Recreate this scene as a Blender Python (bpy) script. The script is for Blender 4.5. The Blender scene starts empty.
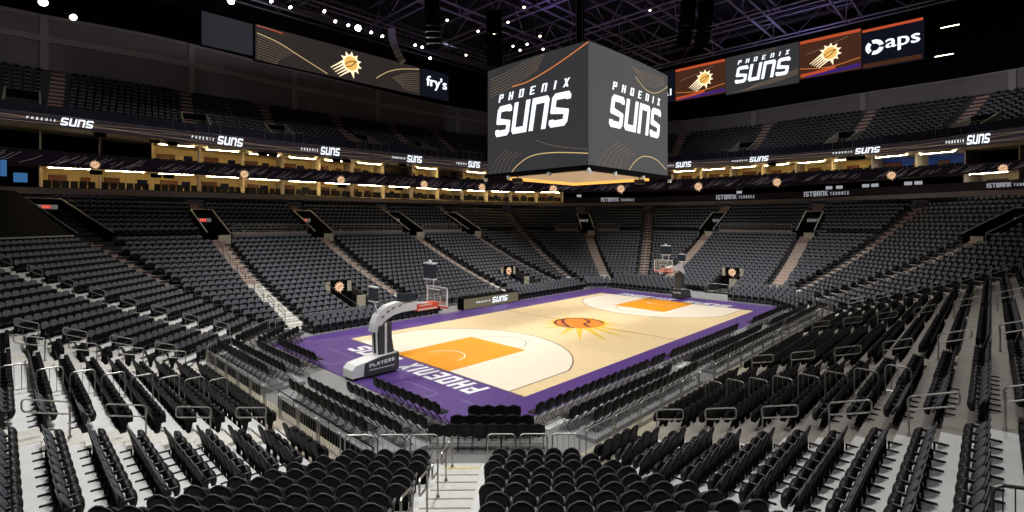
import bpy, bmesh, math, random
from mathutils import Vector, Matrix
random.seed(7)
S = bpy.context.scene
COL = S.collection
PI = math.pi

# ------------------------------------------------------------------ camera model (for 1024x512)
CX, CY, CZ = -30.04, -22.115, 7.601
YAW, F, V0 = 0.769, 496.14, 221.42
FW = (math.cos(YAW), math.sin(YAW)); RT = (math.sin(YAW), -math.cos(YAW))
def proj(x, y, z):
    dx, dy = x - CX, y - CY
    Z = dx * FW[0] + dy * FW[1]; X = dx * RT[0] + dy * RT[1]
    if Z < .3: return (-1e6, -1e6, Z)
    return 512 + F * X / Z, V0 - F * (z - CZ) / Z, Z
cam = bpy.data.cameras.new('camera'); co = bpy.data.objects.new('camera', cam); COL.objects.link(co)
co.location = (CX, CY, CZ); co.rotation_euler = (PI / 2, 0, YAW - PI / 2)
cam.sensor_width = 36; cam.lens = F / 1024 * 36; cam.shift_y = -(256 - V0) / 1024; cam.clip_end = 400
S.camera = co

# ------------------------------------------------------------------ helpers
def mat(name, c, rough=.6, metal=0., emit=None, es=1., noise=0., nscale=8., alpha=None, spec=.5):
    m = bpy.data.materials.new(name); m.use_nodes = True
    nt = m.node_tree; b = nt.nodes['Principled BSDF']
    b.inputs['Base Color'].default_value = (*c, 1); b.inputs['Roughness'].default_value = rough
    b.inputs['Metallic'].default_value = metal
    b.inputs['Specular IOR Level'].default_value = spec
    if noise:
        tc = nt.nodes.new('ShaderNodeTexCoord'); n = nt.nodes.new('ShaderNodeTexNoise'); r = nt.nodes.new('ShaderNodeValToRGB')
        n.inputs['Scale'].default_value = nscale; n.inputs['Detail'].default_value = 6
        r.color_ramp.elements[0].position = .3; r.color_ramp.elements[1].position = .7
        r.color_ramp.elements[0].color = (*[max(0, k * (1 - noise)) for k in c], 1)
        r.color_ramp.elements[1].color = (*[min(1, k * (1 + noise)) for k in c], 1)
        nt.links.new(tc.outputs['Object'], n.inputs['Vector']); nt.links.new(n.outputs['Fac'], r.inputs['Fac'])
        nt.links.new(r.outputs['Color'], b.inputs['Base Color'])
    if emit:
        b.inputs['Emission Color'].default_value = (*emit, 1); b.inputs['Emission Strength'].default_value = es
    if alpha is not None: b.inputs['Alpha'].default_value = alpha
    return m

class MB:
    def __init__(s): s.v = []; s.f = []; s.m = []
    def add(s, vs, fs, m=0):
        o = len(s.v); s.v.extend([tuple(p) for p in vs]); s.f.extend([tuple(o + i for i in f) for f in fs]); s.m.extend([m] * len(fs)); return s
    def box(s, x0, x1, y0, y1, z0, z1, m=0):
        return s.add([(x0,y0,z0),(x1,y0,z0),(x1,y1,z0),(x0,y1,z0),(x0,y0,z1),(x1,y0,z1),(x1,y1,z1),(x0,y1,z1)],
            [(3,2,1,0),(4,5,6,7),(0,1,5,4),(1,2,6,5),(2,3,7,6),(3,0,4,7)], m)
    def obox(s, c, ex, ey, ez, m=0):          # centre + three half-axis vectors
        c, ex, ey, ez = Vector(c), Vector(ex), Vector(ey), Vector(ez)
        vs = [c + ex*i + ey*j + ez*k for k in (-1,1) for (i,j) in ((-1,-1),(1,-1),(1,1),(-1,1))]
        return s.add(vs, [(3,2,1,0),(4,5,6,7),(0,1,5,4),(1,2,6,5),(2,3,7,6),(3,0,4,7)], m)
    def quad(s, a, b, c, d, m=0): return s.add([a,b,c,d], [(0,1,2,3)], m)
    def prism(s, pts, d, m=0):                # closed 3-D polygon extruded by vector d
        n = len(pts); d = Vector(d); P = [Vector(p) for p in pts]
        vs = P + [p + d for p in P]
        fs = [tuple(range(n))[::-1], tuple(range(n, 2*n))] + [(i, (i+1) % n, n + (i+1) % n, n + i) for i in range(n)]
        return s.add(vs, fs, m)
    def tube(s, pts, r, n=6, closed=False, m=0, cap=True):
        P = [Vector(p) for p in pts]; k = len(P); rings = []; prev = None
        for i in range(k):
            if closed: t = (P[(i+1) % k] - P[i-1])
            else: t = P[min(i+1, k-1)] - P[max(i-1, 0)]
            if t.length < 1e-9: t = Vector((0,0,1))
            t.normalize()
            if prev is None:
                a = t.cross(Vector((0,0,1)));
                if a.length < .05: a = t.cross(Vector((0,1,0)))
            else: a = prev - t * prev.dot(t)
            a.normalize(); prev = a; b = t.cross(a)
            rings.append([P[i] + (a*math.cos(2*PI*j/n) + b*math.sin(2*PI*j/n))*r for j in range(n)])
        vs = [p for R in rings for p in R]; fs = []
        for i in range(k if closed else k-1):
            i2 = (i+1) % k
            for j in range(n): fs.append((i*n+j, i*n+(j+1)%n, i2*n+(j+1)%n, i2*n+j))
        if cap and not closed: fs += [tuple(range(n))[::-1], tuple((k-1)*n+j for j in range(n))]
        return s.add(vs, fs, m)
    def lathe(s, prof, c=(0,0,0), n=12, m=0):   # (r, z) profile about z
        vs = [(c[0]+r*math.cos(2*PI*j/n), c[1]+r*math.sin(2*PI*j/n), c[2]+z) for r, z in prof for j in range(n)]
        fs = [(i*n+j, i*n+(j+1)%n, (i+1)*n+(j+1)%n, (i+1)*n+j) for i in range(len(prof)-1) for j in range(n)]
        fs += [tuple(range(n))[::-1], tuple((len(prof)-1)*n+j for j in range(n))]
        return s.add(vs, fs, m)
    def sheet(s, F, nu, nv, th, m=0):           # closed slab over grid F(i,j) -> (front point, back point)
        fr = [[F(i/nu, j/nv) for i in range(nu+1)] for j in range(nv+1)]
        a = [p[0] for R in fr for p in R]; b = [p[1] for R in fr for p in R]; N = len(a); w = nu+1
        fs = []
        for j in range(nv):
            for i in range(nu):
                q = (j*w+i, j*w+i+1, (j+1)*w+i+1, (j+1)*w+i); fs.append(q); fs.append(tuple(N+k for k in q[::-1]))
        rim = [i for i in range(w)] + [j*w+nu for j in range(1, nv+1)] + [nv*w+i for i in range(nu-1, -1, -1)] + [j*w for j in range(nv-1, 0, -1)]
        for x in range(len(rim)):
            p, q = rim[x], rim[(x+1) % len(rim)]; fs.append((q, p, N+p, N+q))
        return s.add(a + b, fs, m)
    def mesh(s, name, mats, smooth=False):
        me = bpy.data.meshes.new(name); me.from_pydata(s.v, [], s.f)
        for m in (mats if isinstance(mats, (list, tuple)) else [mats]): me.materials.append(m)
        if any(s.m): me.polygons.foreach_set('material_index', s.m)
        if smooth: me.polygons.foreach_set('use_smooth', [True]*len(s.f))
        me.update(); return me
    def build(s, name, mats, parent=None, smooth=False):
        o = bpy.data.objects.new(name, s.mesh(name, mats, smooth)); COL.objects.link(o)
        if parent: o.parent = parent
        return o

def tag(o, label=None, cat=None, group=None, kind=None):
    if label: o['label'] = label
    if cat: o['category'] = cat
    if group: o['group'] = group
    if kind: o['kind'] = kind
    return o
def empty(name, loc=(0,0,0), rz=0., **k):
    o = bpy.data.objects.new(name, None); o.empty_display_size = .1; COL.objects.link(o)
    o.location = loc; o.rotation_euler = (0,0,rz); return tag(o, **k)
def structure(mb, name, mats, smooth=False): return tag(mb.build(name, mats, None, smooth), kind='structure')
CH = {}
def reg(root):                                  # remember the parts of a prototype
    CH[root.name] = [(c, [g for g in bpy.data.objects if g.parent == c]) for c in bpy.data.objects if c.parent == root]
    return root
def dup(root, loc, rz, label=None, group=None):
    r = root.copy(); COL.objects.link(r); r.location = loc; r.rotation_euler = (0,0,rz)
    if label: r['label'] = label
    if group: r['group'] = group
    kids = []
    for c, gs in CH[root.name]:
        d = c.copy(); COL.objects.link(d); d.parent = r; kids.append(d)
        for g in gs:
            h = g.copy(); COL.objects.link(h); h.parent = d
    return r, kids
def lerp(a, b, t): return a + (b - a) * t
def interp(pts, x):
    if x <= pts[0][0]: return pts[0][1]
    for (x0, y0), (x1, y1) in zip(pts, pts[1:]):
        if x <= x1: return lerp(y0, y1, (x - x0) / (x1 - x0))
    return pts[-1][1]

# ------------------------------------------------------------------ materials
M = {}
M['shell'] = mat('black seat plastic', (.006,.006,.0065), .6, noise=.2, spec=.14)
M['yellowline'] = mat('yellow nosing paint', (.70,.62,.12), .6)
M['pad'] = mat('charcoal seat pad', (.106,.110,.124), .7, noise=.15, spec=.3)
M['edge'] = mat('seat rim highlight', (.10,.10,.105), .5)
M['arm'] = mat('armrest black', (.014,.014,.015), .45, spec=.3)
M['armtop'] = mat('grey armrest cap', (.12,.12,.12), .5)
M['steel'] = mat('brushed steel rail', (.42,.40,.37), .38, .75, noise=.08)
M['darksteel'] = mat('dark rail', (.10,.095,.09), .45, .6)
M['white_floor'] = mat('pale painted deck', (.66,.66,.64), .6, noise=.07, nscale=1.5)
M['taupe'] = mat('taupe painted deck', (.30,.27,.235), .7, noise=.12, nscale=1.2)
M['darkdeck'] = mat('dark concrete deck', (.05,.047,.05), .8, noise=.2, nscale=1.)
M['riser'] = mat('dark riser', (.03,.03,.032), .7)
M['step_tan'] = mat('tan step', (.42,.335,.28), .7, noise=.1)
M['step_red'] = mat('brown step', (.30,.205,.175), .75, noise=.1)
M['step_white'] = mat('pale step', (.62,.60,.54), .6, noise=.06)
M['concrete'] = mat('event floor concrete', (.225,.225,.22), .55, noise=.12, nscale=.8)
M['beigewall'] = mat('beige rail wall', (.42,.375,.28), .6, noise=.06)
M['band'] = mat('taupe fascia concrete', (.30,.245,.215), .7, noise=.08, nscale=2)
M['wallgrey'] = mat('grey upper wall', (.17,.15,.155), .85, noise=.08, nscale=.5)
M['wallband'] = mat('upper wall ledge', (.27,.24,.24), .8, noise=.06)
M['black'] = mat('matte black', (.003,.003,.0035), .9, spec=.05)
M['navy'] = mat('navy wall', (.012,.014,.04), .7)
M['yellow'] = mat('suite yellow wall', (.74,.56,.27), .7, noise=.06, nscale=2)
M['cream'] = mat('suite cream wall', (.66,.55,.36), .7, noise=.05)
M['woodred'] = mat('reddish wood panel', (.18,.05,.02), .5, noise=.15, nscale=5)
M['bluewall'] = mat('blue suite wall', (.02,.10,.55), .6)
M['wood'] = mat('maple court', (.80,.61,.34), .35, noise=.05, nscale=3)
M['woodpale'] = mat('pale maple court', (.86,.76,.60), .35, noise=.03, nscale=3)
M['orange'] = mat('orange paint', (.86,.33,.008), .35, noise=.03)
M['purple'] = mat('purple paint', (.082,.035,.20), .4, noise=.06)
M['linep'] = mat('dark line paint', (.06,.03,.05), .4)
M['white'] = mat('white paint', (.85,.85,.85), .4)
M['sunyellow'] = mat('yellow paint', (.80,.50,.03), .4)
M['ballorange'] = mat('deep orange paint', (.70,.22,.02), .4)
M['maroon'] = mat('maroon paint', (.13,.012,.02), .4)
M['hoopw'] = mat('white stanchion', (.78,.78,.76), .35)
M['hoopk'] = mat('dark grey pad', (.045,.047,.047), .55)
M['red'] = mat('red sponsor pad', (.72,.10,.05), .5)
M['rim'] = mat('orange rim', (.8,.18,.03), .4)
M['net'] = mat('white net cord', (.8,.8,.8), .8)
M['glass'] = mat('clear backboard glass', (.8,.9,.9), .05, alpha=.12)
M['truss'] = mat('truss steel', (.20,.18,.24), .5, .3)
M['trussd'] = mat('dark truss steel', (.035,.03,.05), .6)
M['roof'] = mat('roof deck', (.012,.010,.016), .9, noise=.3, nscale=.4)
M['ribbon'] = mat('ribbon screen', (.004,.004,.005), .85, spec=.08, emit=(.030,.024,.030), es=.6)
M['fascia'] = mat('fascia screen', (.004,.004,.005), .85, spec=.08, emit=(.010,.007,.011), es=.4)
M['streak'] = mat('screen streak', (.02,.02,.02), .5, emit=(.26,.20,.22), es=.5)
M['led_w'] = mat('white screen lettering', (.1,.1,.1), .5, emit=(.86,.93,1.), es=1.25)
M['led_d'] = mat('dim screen lettering', (.1,.1,.1), .5, emit=(.55,.56,.62), es=.6)
M['scr_dark'] = mat('dark grey screen', (.004,.004,.005), .85, spec=.08, emit=(.046,.045,.048), es=.8)
M['scr_left'] = mat('warm dark screen', (.004,.004,.004), .85, spec=.08, emit=(.030,.024,.022), es=.9)
M['scr_grey'] = mat('grey screen', (.004,.004,.005), .85, spec=.08, emit=(.105,.102,.10), es=.85)
M['scr_bk'] = mat('black screen', (.004,.004,.005), .85, spec=.08, emit=(.006,.007,.014), es=.8)
M['scr_brown'] = mat('brown screen', (.004,.004,.005), .85, spec=.08, emit=(.060,.022,.012), es=1.)
M['scr_off'] = mat('idle grey screen', (.004,.004,.005), .85, spec=.08, emit=(.022,.024,.029), es=.9)
M['led_o'] = mat('orange screen line', (.05,.02,.01), .5, emit=(.80,.24,.06), es=1.)
M['led_r'] = mat('red screen bar', (.05,.02,.01), .5, emit=(.50,.075,.025), es=1.)
M['led_gold'] = mat('gold screen line', (.05,.02,.01), .5, emit=(.75,.55,.25), es=.9)
M['led_thin'] = mat('faint screen line', (.05,.02,.01), .5, emit=(.24,.17,.11), es=.9)
M['led_pur'] = mat('purple screen band', (.02,.01,.03), .5, emit=(.045,.016,.16), es=1.)
M['sun_w'] = mat('pale sun rays', (.1,.1,.1), .5, emit=(1.,.80,.50), es=1.4)
M['sun_o'] = mat('orange sun ball', (.1,.1,.1), .5, emit=(.95,.52,.12), es=1.)
M['sun_k'] = mat('dark ball seams', (.02,.01,.0), .5, emit=(.16,.06,.01), es=.6)
M['logo_dim'] = mat('warm lit emblem', (.1,.1,.1), .5, emit=(1.,.62,.36), es=.8)
M['warm'] = mat('warm strip light', (.9,.8,.6), .5, emit=(1.,.78,.42), es=85.)
M['warm2'] = mat('white strip light', (.9,.9,.8), .5, emit=(1.,.92,.75), es=60.)
M['lens'] = mat('floodlight lens', (.9,.9,.9), .3, emit=(1.,.93,.82), es=16.)
M['lensdim'] = mat('small lamp lens', (.9,.9,.9), .3, emit=(1.,.85,.65), es=7.)
M['exit'] = mat('red exit letters', (.3,.02,.02), .5, emit=(1.,.16,.12), es=1.6)
M['exitbox'] = mat('exit box', (.25,.25,.25), .5, emit=(.35,.33,.33), es=.3)
M['under'] = mat('beige underside panel', (.55,.42,.28), .5, emit=(.40,.30,.20), es=.5)
M['underglow'] = mat('glowing orange edge', (.5,.3,.1), .5, emit=(1.,.50,.10), es=1.1)
M['chair'] = mat('black chair vinyl', (.006,.006,.0065), .45, noise=.2, spec=.25)
M['chairleg'] = mat('dark chair leg', (.035,.034,.033), .45, .4)
M['skirt'] = mat('grey riser platform', (.27,.275,.275), .6, noise=.06)
M['boardgold'] = mat('table board screen', (.004,.004,.005), .85, spec=.08, emit=(.16,.135,.09), es=.9)
M['bluescreen'] = mat('blue monitor', (.02,.05,.2), .4, emit=(.05,.17,.40), es=.7)
M['orangesign'] = mat('orange neon', (.3,.05,.02), .5, emit=(.9,.22,.06), es=1.)

# ------------------------------------------------------------------ lettering (strokes on a 0..1 tall grid)
def rect(x0, y0, x1, y1): return [(x0,y0),(x1,y0),(x1,y1),(x0,y1)]
def glyph(ch, w, t):
    h = 1.; c = t * .55; P = []
    if ch == 'S':
        P = [[(c,h),(w-c,h),(w,h-c),(w,h-t*1.15),(w-t,h-t*1.15),(w-t,h-t),(t,h-t),(0,h-t),(0,h-c)], rect(0,.5-t*.2,t,h-t),
             [(0,.5-t*.2),(t,.5+t*.45),(w-t*.1,.5-t*.1),(w,.5-t*.6),(w-t,.5-t*.75),(t*.2,.5-t*.45)], rect(w-t,t,w,.5-t*.6),
             [(c,0),(w-c,0),(w,c),(w,t),(t,t),(t,t*1.15),(0,t*1.15),(0,c)]]
    elif ch == 'U': P = [rect(0,c,t,h), rect(w-t,0,w,h), [(c,0),(w-t,0),(w-t,t),(0,t),(0,c)]]
    elif ch == 'N': P = [rect(0,0,t,h), [(w-t,0),(w,0),(w,h-c),(w-t,h-c)], [(t,h-t),(w,h-t),(w,h-c),(w-c,h),(t,h)]]
    elif ch == 'P': P = [rect(0,0,t,h), rect(t,h-t,w,h), rect(w-t,.5,w,h-t), rect(t,.5-t/2,w,.5+t/2)]
    elif ch == 'H': P = [rect(0,0,t,h), rect(w-t,0,w,h), rect(t,.5-t/2,w-t,.5+t/2)]
    elif ch == 'O': P = [rect(0,0,t,h), rect(w-t,0,w,h), rect(t,0,w-t,t), rect(t,h-t,w-t,h)]
    elif ch == 'E': P = [rect(0,0,t,h), rect(t,0,w,t), rect(t,h-t,w,h), rect(t,.5-t/2,w*.85,.5+t/2)]
    elif ch == 'I': P = [rect(w/2-t/2,0,w/2+t/2,h)]
    elif ch == 'X': P = [[(0,0),(t,0),(w,h),(w-t,h)], [(0,h),(w-t,0),(w,0),(t,h)]]
    elif ch == 'B': P = [rect(0,0,t,h), rect(t,h-t,w,h), rect(w-t,t,w,h-t), rect(t,.5-t/2,w,.5+t/2), rect(t,0,w,t)]
    elif ch == 'A': P = [rect(0,0,t,h-c), rect(w-t,0,w,h-c), [(0,h-c),(t,h-t),(w-t,h-t),(w,h-c),(w-c,h),(c,h)], rect(t,.36,w-t,.36+t)]
    elif ch == 'K': P = [rect(0,0,t,h), [(t,.42),(w-t,h),(w,h),(t,.28)], [(t*1.2,.55),(w-t,0),(w,0),(t*1.8,.68)]]
    elif ch == 'T': P = [rect(w/2-t/2,0,w/2+t/2,h-t), rect(0,h-t,w,h)]
    elif ch == 'R': P = [rect(0,0,t,h), rect(t,h-t,w,h), rect(w-t,.5,w,h-t), rect(t,.5-t/2,w,.5+t/2), [(w-t*1.6,.5),(w-t,0),(w,0),(w-t*.4,.5)]]
    elif ch == 'C': P = [rect(0,0,t,h), rect(t,0,w,t), rect(t,h-t,w,h)]
    elif ch == 'L': P = [rect(0,0,t,h), rect(t,0,w,t)]
    elif ch == 'Y': P = [rect(w/2-t/2,0,w/2+t/2,.5), [(w/2-t/2,.45),(w/2+t/2,.45),(t,h),(0,h)], [(w/2-t/2,.45),(w/2+t/2,.45),(w,h),(w-t,h)]]
    elif ch == '1': P = [rect(w/2-t/2,0,w/2+t/2,h), [(w/2-t/2,h),(w/2-t/2,h-t*1.4),(0,h-t*1.6),(0,h-t*.9)]]
    return P
def word(text, width, height, t=.2, adv=1., gw=.62, shear=0.):
    """polygons of TEXT in a box width x height, origin at its lower left"""
    out = []; x = 0.
    for ch in text:
        if ch == ' ': x += .5; continue
        w = gw * (.35 if ch in 'I1' else 1.)
        for P in glyph(ch, w, t): out.append([(x + px + shear*py, py) for px, py in P])
        x += w + adv
    tot = x - adv + shear
    return [[(px * width / tot, py * height) for px, py in P] for P in out]
def suns_logo(width, height):
    """the two line word mark: a widely spaced thin line above a heavy slanted line"""
    big = word('SUNS', width, height*.70, t=.20, adv=.12, gw=.80, shear=.22)
    small = word('PHOENIX', width*.92, height*.175, t=.15, adv=.66, gw=.46, shear=.15)
    return big + [[(x + width*.06, y + height*.795) for x, y in P] for P in small]
def ribbon_logo(width, height):
    big = word('SUNS', width*.52, height, t=.21, adv=.13, gw=.80, shear=.22)
    small = word('PHOENIX', width*.42, height*.30, t=.16, adv=.8, gw=.55, shear=.1)
    return [[(x + width*.48, y) for x, y in P] for P in big] + [[(x, y + height*.33) for x, y in P] for P in small]
def put(polys, fn, th=.02, name='lettering', m=None, parent=None):
    """polygons through fn(x, y, depth) -> 3-D, thin solid letters"""
    mb = MB()
    for P in polys:
        n = len(P); a = [fn(x, y, th) for x, y in P]; b = [fn(x, y, 0.) for x, y in P]
        mb.add(a + b, [tuple(range(n))] + [(i, n+i, n+(i+1)%n, (i+1)%n) for i in range(n)])
    return mb.build(name, m, parent)
def font_polys(s):
    cu = bpy.data.curves.new('t', 'FONT'); cu.body = s; cu.size = 1.; cu.resolution_u = 3
    o = bpy.data.objects.new('t', cu); COL.objects.link(o); dg = bpy.context.evaluated_depsgraph_get()
    me = bpy.data.meshes.new_from_object(o.evaluated_get(dg)); bpy.data.objects.remove(o); bpy.data.curves.remove(cu)
    P = [[(me.vertices[i].co.x, me.vertices[i].co.y) for i in p.vertices] for p in me.polygons]; bpy.data.meshes.remove(me)
    xs = [p[0] for q in P for p in q]; ys = [p[1] for q in P for p in q]; x0, y0 = min(xs), min(ys)
    return [[(x-x0, y-y0) for x, y in q] for q in P], max(xs)-x0, max(ys)-y0
def sun_polys(r, streak=True):
    """emblem: spiked rays, ball, seams; returns rays, ball, seams (unit vectors along x right, y up)"""
    rays = []; n = 11
    ball = [(r*.56*math.cos(2*PI*i/28), r*.56*math.sin(2*PI*i/28)) for i in range(28)]
    for i in range(n):
        a = 2*PI*i/n + .35; d = 2*PI/n*.52
        if streak and 3.5 < a % (2*PI) < 4.4: continue
        L = r * (1.18 if 4.4 < a % (2*PI) < 5.3 else .95)
        rays.append([(r*.58*math.cos(a-d), r*.58*math.sin(a-d)), (L*math.cos(a), L*math.sin(a)), (r*.58*math.cos(a+d), r*.58*math.sin(a+d))])
    rays.append([(r*.68*math.cos(2*PI*i/28), r*.68*math.sin(2*PI*i/28)) for i in range(28)])
    if streak:
        for j in range(5):
            o = (j-2)*.21*r; L = r*(1.75 - .07*j)
            cx, cy = -math.cos(.62), -math.sin(.62); nx, ny = -cy, cx
            w = .075*r
            rays.append([(nx*(o-w)+cx*r*.4, ny*(o-w)+cy*r*.4), (nx*(o-w*.3)+cx*L, ny*(o-w*.3)+cy*L), (nx*(o+w*.3)+cx*L, ny*(o+w*.3)+cy*L), (nx*(o+w)+cx*r*.4, ny*(o+w)+cy*r*.4)])
    seams = []
    def band(fx):
        pts = [fx(i/10) for i in range(11)]; w = .035*r
        for a, b in zip(pts, pts[1:]):
            d = Vector((b[0]-a[0], b[1]-a[1])); d.normalize(); px, py = -d.y*w, d.x*w
            seams.append([(a[0]-px,a[1]-py),(b[0]-px,b[1]-py),(b[0]+px,b[1]+py),(a[0]+px,a[1]+py)])
    q = r*.55
    band(lambda s: (q*(-1+2*s)*.93, q*(.34*(-1+2*s)+.30*math.sin(PI*s))))
    band(lambda s: (q*(-1+2*s)*.80, q*(.55*(-1+2*s)-.32*math.sin(PI*s)-.05)))
    return rays, [ball], seams
def put_sun(c, ex, ey, en, r, parent, mats, th=.05, streak=True):
    c, ex, ey, en = Vector(c), Vector(ex), Vector(ey), Vector(en)
    rays, ball, seams = sun_polys(r, streak)
    f = lambda d0: (lambda x, y, d: c + ex*x + ey*y + en*(d0 + d))
    put(rays, f(0), th, 'sun_rays', mats[0], parent)
    put(ball, f(th), th*.3, 'ball', mats[1], parent)
    put(seams, f(th*1.3), th*.3, 'ball_seams', mats[2], parent)

# ------------------------------------------------------------------ the bowl in plan
IN = [(-17.3,-12.85),(17.3,-12.85),(22.6,-7.55),(22.6,7.55),(17.3,12.85),(-17.3,12.85),(-22.6,7.55),(-22.6,-7.55)]
OUT = [(-27,-36.35),(29,-36.35),(43,-16.5),(43.4,17.9),(27.4,35.0),(-28,42.4),(-46.1,19.5),(-46.1,-17.3)]
N = 28
def zk(k): return .02 + .212*k + .0049*k*k
class Side:
    def __init__(s, i):
        s.i = i; s.a, s.b = Vector(IN[i]), Vector(IN[(i+1) % 8]); s.c, s.d = Vector(OUT[i]), Vector(OUT[(i+1) % 8])
        s.L = (s.b - s.a).length; s.e = (s.b - s.a) / s.L; s.n = Vector((s.e.y, -s.e.x))
        s.wc = (s.c - s.a).dot(s.e); s.wd = (s.d - s.a).dot(s.e)
    def w0(s, t): return s.wc * t
    def w1(s, t): return lerp(s.L, s.wd, t)
    def P(s, w, t):
        q = (w - t*s.wc) / ((1-t)*s.L + t*(s.wd - s.wc))
        return s.a.lerp(s.b, q).lerp(s.c.lerp(s.d, q), t)
    def depth(s, w): return (s.P(w, .55) - s.P(w, .45)).length * 10
SD = [Side(i) for i in range(8)]
# const-w aisles, then cuts (w0, w1, k0, k1)
AIS = {0: [2.8, 12.1, 23.1, 32.0], 1: [4.0], 2: [1.4, 13.3], 3: [3.75], 4: [2.1, 11.0, 22.4, 32.5], 5: [2.7], 6: [1.2, 11.75], 7: [3.75]}
MITRE = {0: False, 1: True, 2: True, 3: True, 4: True, 5: False, 6: True, 7: False}   # aisle along the start corner of side i
AW = .66
CUT = {i: [] for i in range(8)}
PORT = []   # upper portals (side, w)
for i, ws in ((4, (2.1, 11.0, 22.4, 32.5)), (2, (1.4, 13.3)), (3, (3.75,)), (1, (4.0,))):
    for w in ws: PORT.append((i, w)); CUT[i].append((w-.95, w+.95, 19, 25))
TUN = [(4, 6.6), (4, 26.8), (2, 6.3)]          # court level tunnels
for i, w in TUN: CUT[i].append((w-1.2, w+1.2, 0, 6))

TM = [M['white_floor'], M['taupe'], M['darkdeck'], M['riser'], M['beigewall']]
for sd in SD:
    mb = MB()
    for k in range(N):
        t0, t1 = k/N, (k+1)/N; z = zk(k); zp = zk(k-1) if k else 0.
        br = sorted({x for c in CUT[sd.i] for x in c[:2]} | ({2.75, 7.2} if sd.i == 0 else set()))
        lo0, hi0, lo1, hi1 = sd.w0(t0), sd.w1(t0), sd.w0(t1), sd.w1(t1)
        e0 = [None] + br + [None]
        for j in range(len(e0)-1):
            l0 = lo0 if e0[j] is None else max(e0[j], lo0); l1 = lo1 if e0[j] is None else max(e0[j], lo1)
            r0 = hi0 if e0[j+1] is None else min(e0[j+1], hi0); r1 = hi1 if e0[j+1] is None else min(e0[j+1], hi1)
            if r1 - l1 < 1e-3: continue
            r0 = max(r0, l0)
            mid = (l1 + r1) / 2
            cut = any(a - .01 < mid < b + .01 and k0 <= k < k1 for a, b, k0, k1 in CUT[sd.i])
            if cut: continue
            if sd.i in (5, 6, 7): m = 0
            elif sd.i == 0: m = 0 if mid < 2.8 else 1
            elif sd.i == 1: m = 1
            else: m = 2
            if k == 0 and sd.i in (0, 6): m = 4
            A, B, Cc, D = sd.P(l0,t0), sd.P(r0,t0), sd.P(r1,t1), sd.P(l1,t1)
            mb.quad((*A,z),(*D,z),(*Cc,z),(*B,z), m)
            kk = k
            mb.quad((*A,zp),(*A,z),(*B,z),(*B,zp), 3)
        if k == N-1:
            o = sd.n * 4
            mb.quad((*sd.P(lo1,1),z),(*(sd.P(lo1,1)+o),z),(*(sd.P(hi1,1)+o),z),(*sd.P(hi1,1),z), 2)
    for (a, b, k0, k1) in CUT[sd.i]:            # sides of the cuts down to the floor of the opening
        zf = zk(k0-1) if k0 else 0.
        for w in (a, b):
            for k in range(k0, k1):
                A, B = sd.P(w, k/N), sd.P(w, (k+1)/N)
                mb.quad((*A,zf),(*B,zf),(*B,zk(k)),(*A,zk(k)), 3)
        A, B, Cc, D = sd.P(a,k0/N), sd.P(b,k0/N), sd.P(b,k1/N), sd.P(a,k1/N)
        mb.quad((*A,zf),(*B,zf),(*Cc,zf),(*D,zf), 2); mb.quad((*D,zf),(*Cc,zf),(*Cc,zk(k1)),(*D,zk(k1)), 3)
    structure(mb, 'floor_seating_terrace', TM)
fl = MB(); fl.box(-25, 25, -15, 15, -.3, 0.); structure(fl, 'floor', M['concrete'])

# aisles as (list of (point, outward dir)) per row
def aisle_line(i, w):
    sd = SD[i]; return [(sd.P(w, (k+.5)/N), sd.n) for k in range(N)], sd
def mitre_line(i):
    a, c = Vector(IN[i]), Vector(OUT[i]); d = (c-a).normalized(); return [(a.lerp(c, (k+.5)/N), d) for k in range(N)], None
AISLES = {}
for i in range(8):
    for w in AIS[i]: AISLES[(i, w)] = aisle_line(i, w)[0]
    if MITRE[i] or i == 5: AISLES[(i, 'm')] = mitre_line(i)[0]
for key, line in AISLES.items():
    if key == (0, 2.8): continue
    mb = MB(); i = key[0]
    for k, (p, d) in enumerate(line):
        if key == (5, 'm') and (k < 9 or k > 18): continue
        if key == (5, 2.7) and k > 18: continue
        if any(key[1] != 'm' and a < key[1] < b and k0 <= k < k1 for a, b, k0, k1 in CUT[i]): continue
        q = line[k+1][0] if k < N-1 else p + d*.8
        D = (q - p).length; s = Vector((-d.y, d.x)); z = zk(k); rise = zk(k+1) - z
        if key == (5, 'm'): m = 2
        elif i in (5, 6, 7): m = 0
        elif i == 0: m = 0 if key[1] == 2.8 else 1
        else: m = 0 if k < 4 or (key == (4, 32.5) and k < 9) else (1 if k < 17 else 2)
        mb.obox((*(p), z + .004), (*(d*D*.5), 0), (*(s*AW*.9), 0), (0,0,.004), m)
        if key[1] != 'm' or i not in (0,): mb.obox((*(p + d*D*.3), z + rise*.25), (*(d*D*.2), 0), (*(s*AW*.85), 0), (0,0,rise*.25), m)
        mb.obox((*(p + d*(D*.5 - .012)), z + rise*.5), (*(d*.012), 0), (*(s*AW*.88), 0), (0,0,rise*.5), m)
        mb.obox((*(p + d*D*.11), z + rise*.5 + .006), (*(d*.025), 0), (*(s*AW*.85), 0), (0,0,.004), 4 if (k < 1 and i == 7) else (3 if i != 7 else 5))
    structure(mb, 'floor_aisle_steps', [M['step_white'], M['step_tan'] if i != 0 else M['taupe'], M['step_red'], M['riser'], M['yellowline'], M['skirt']])

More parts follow.
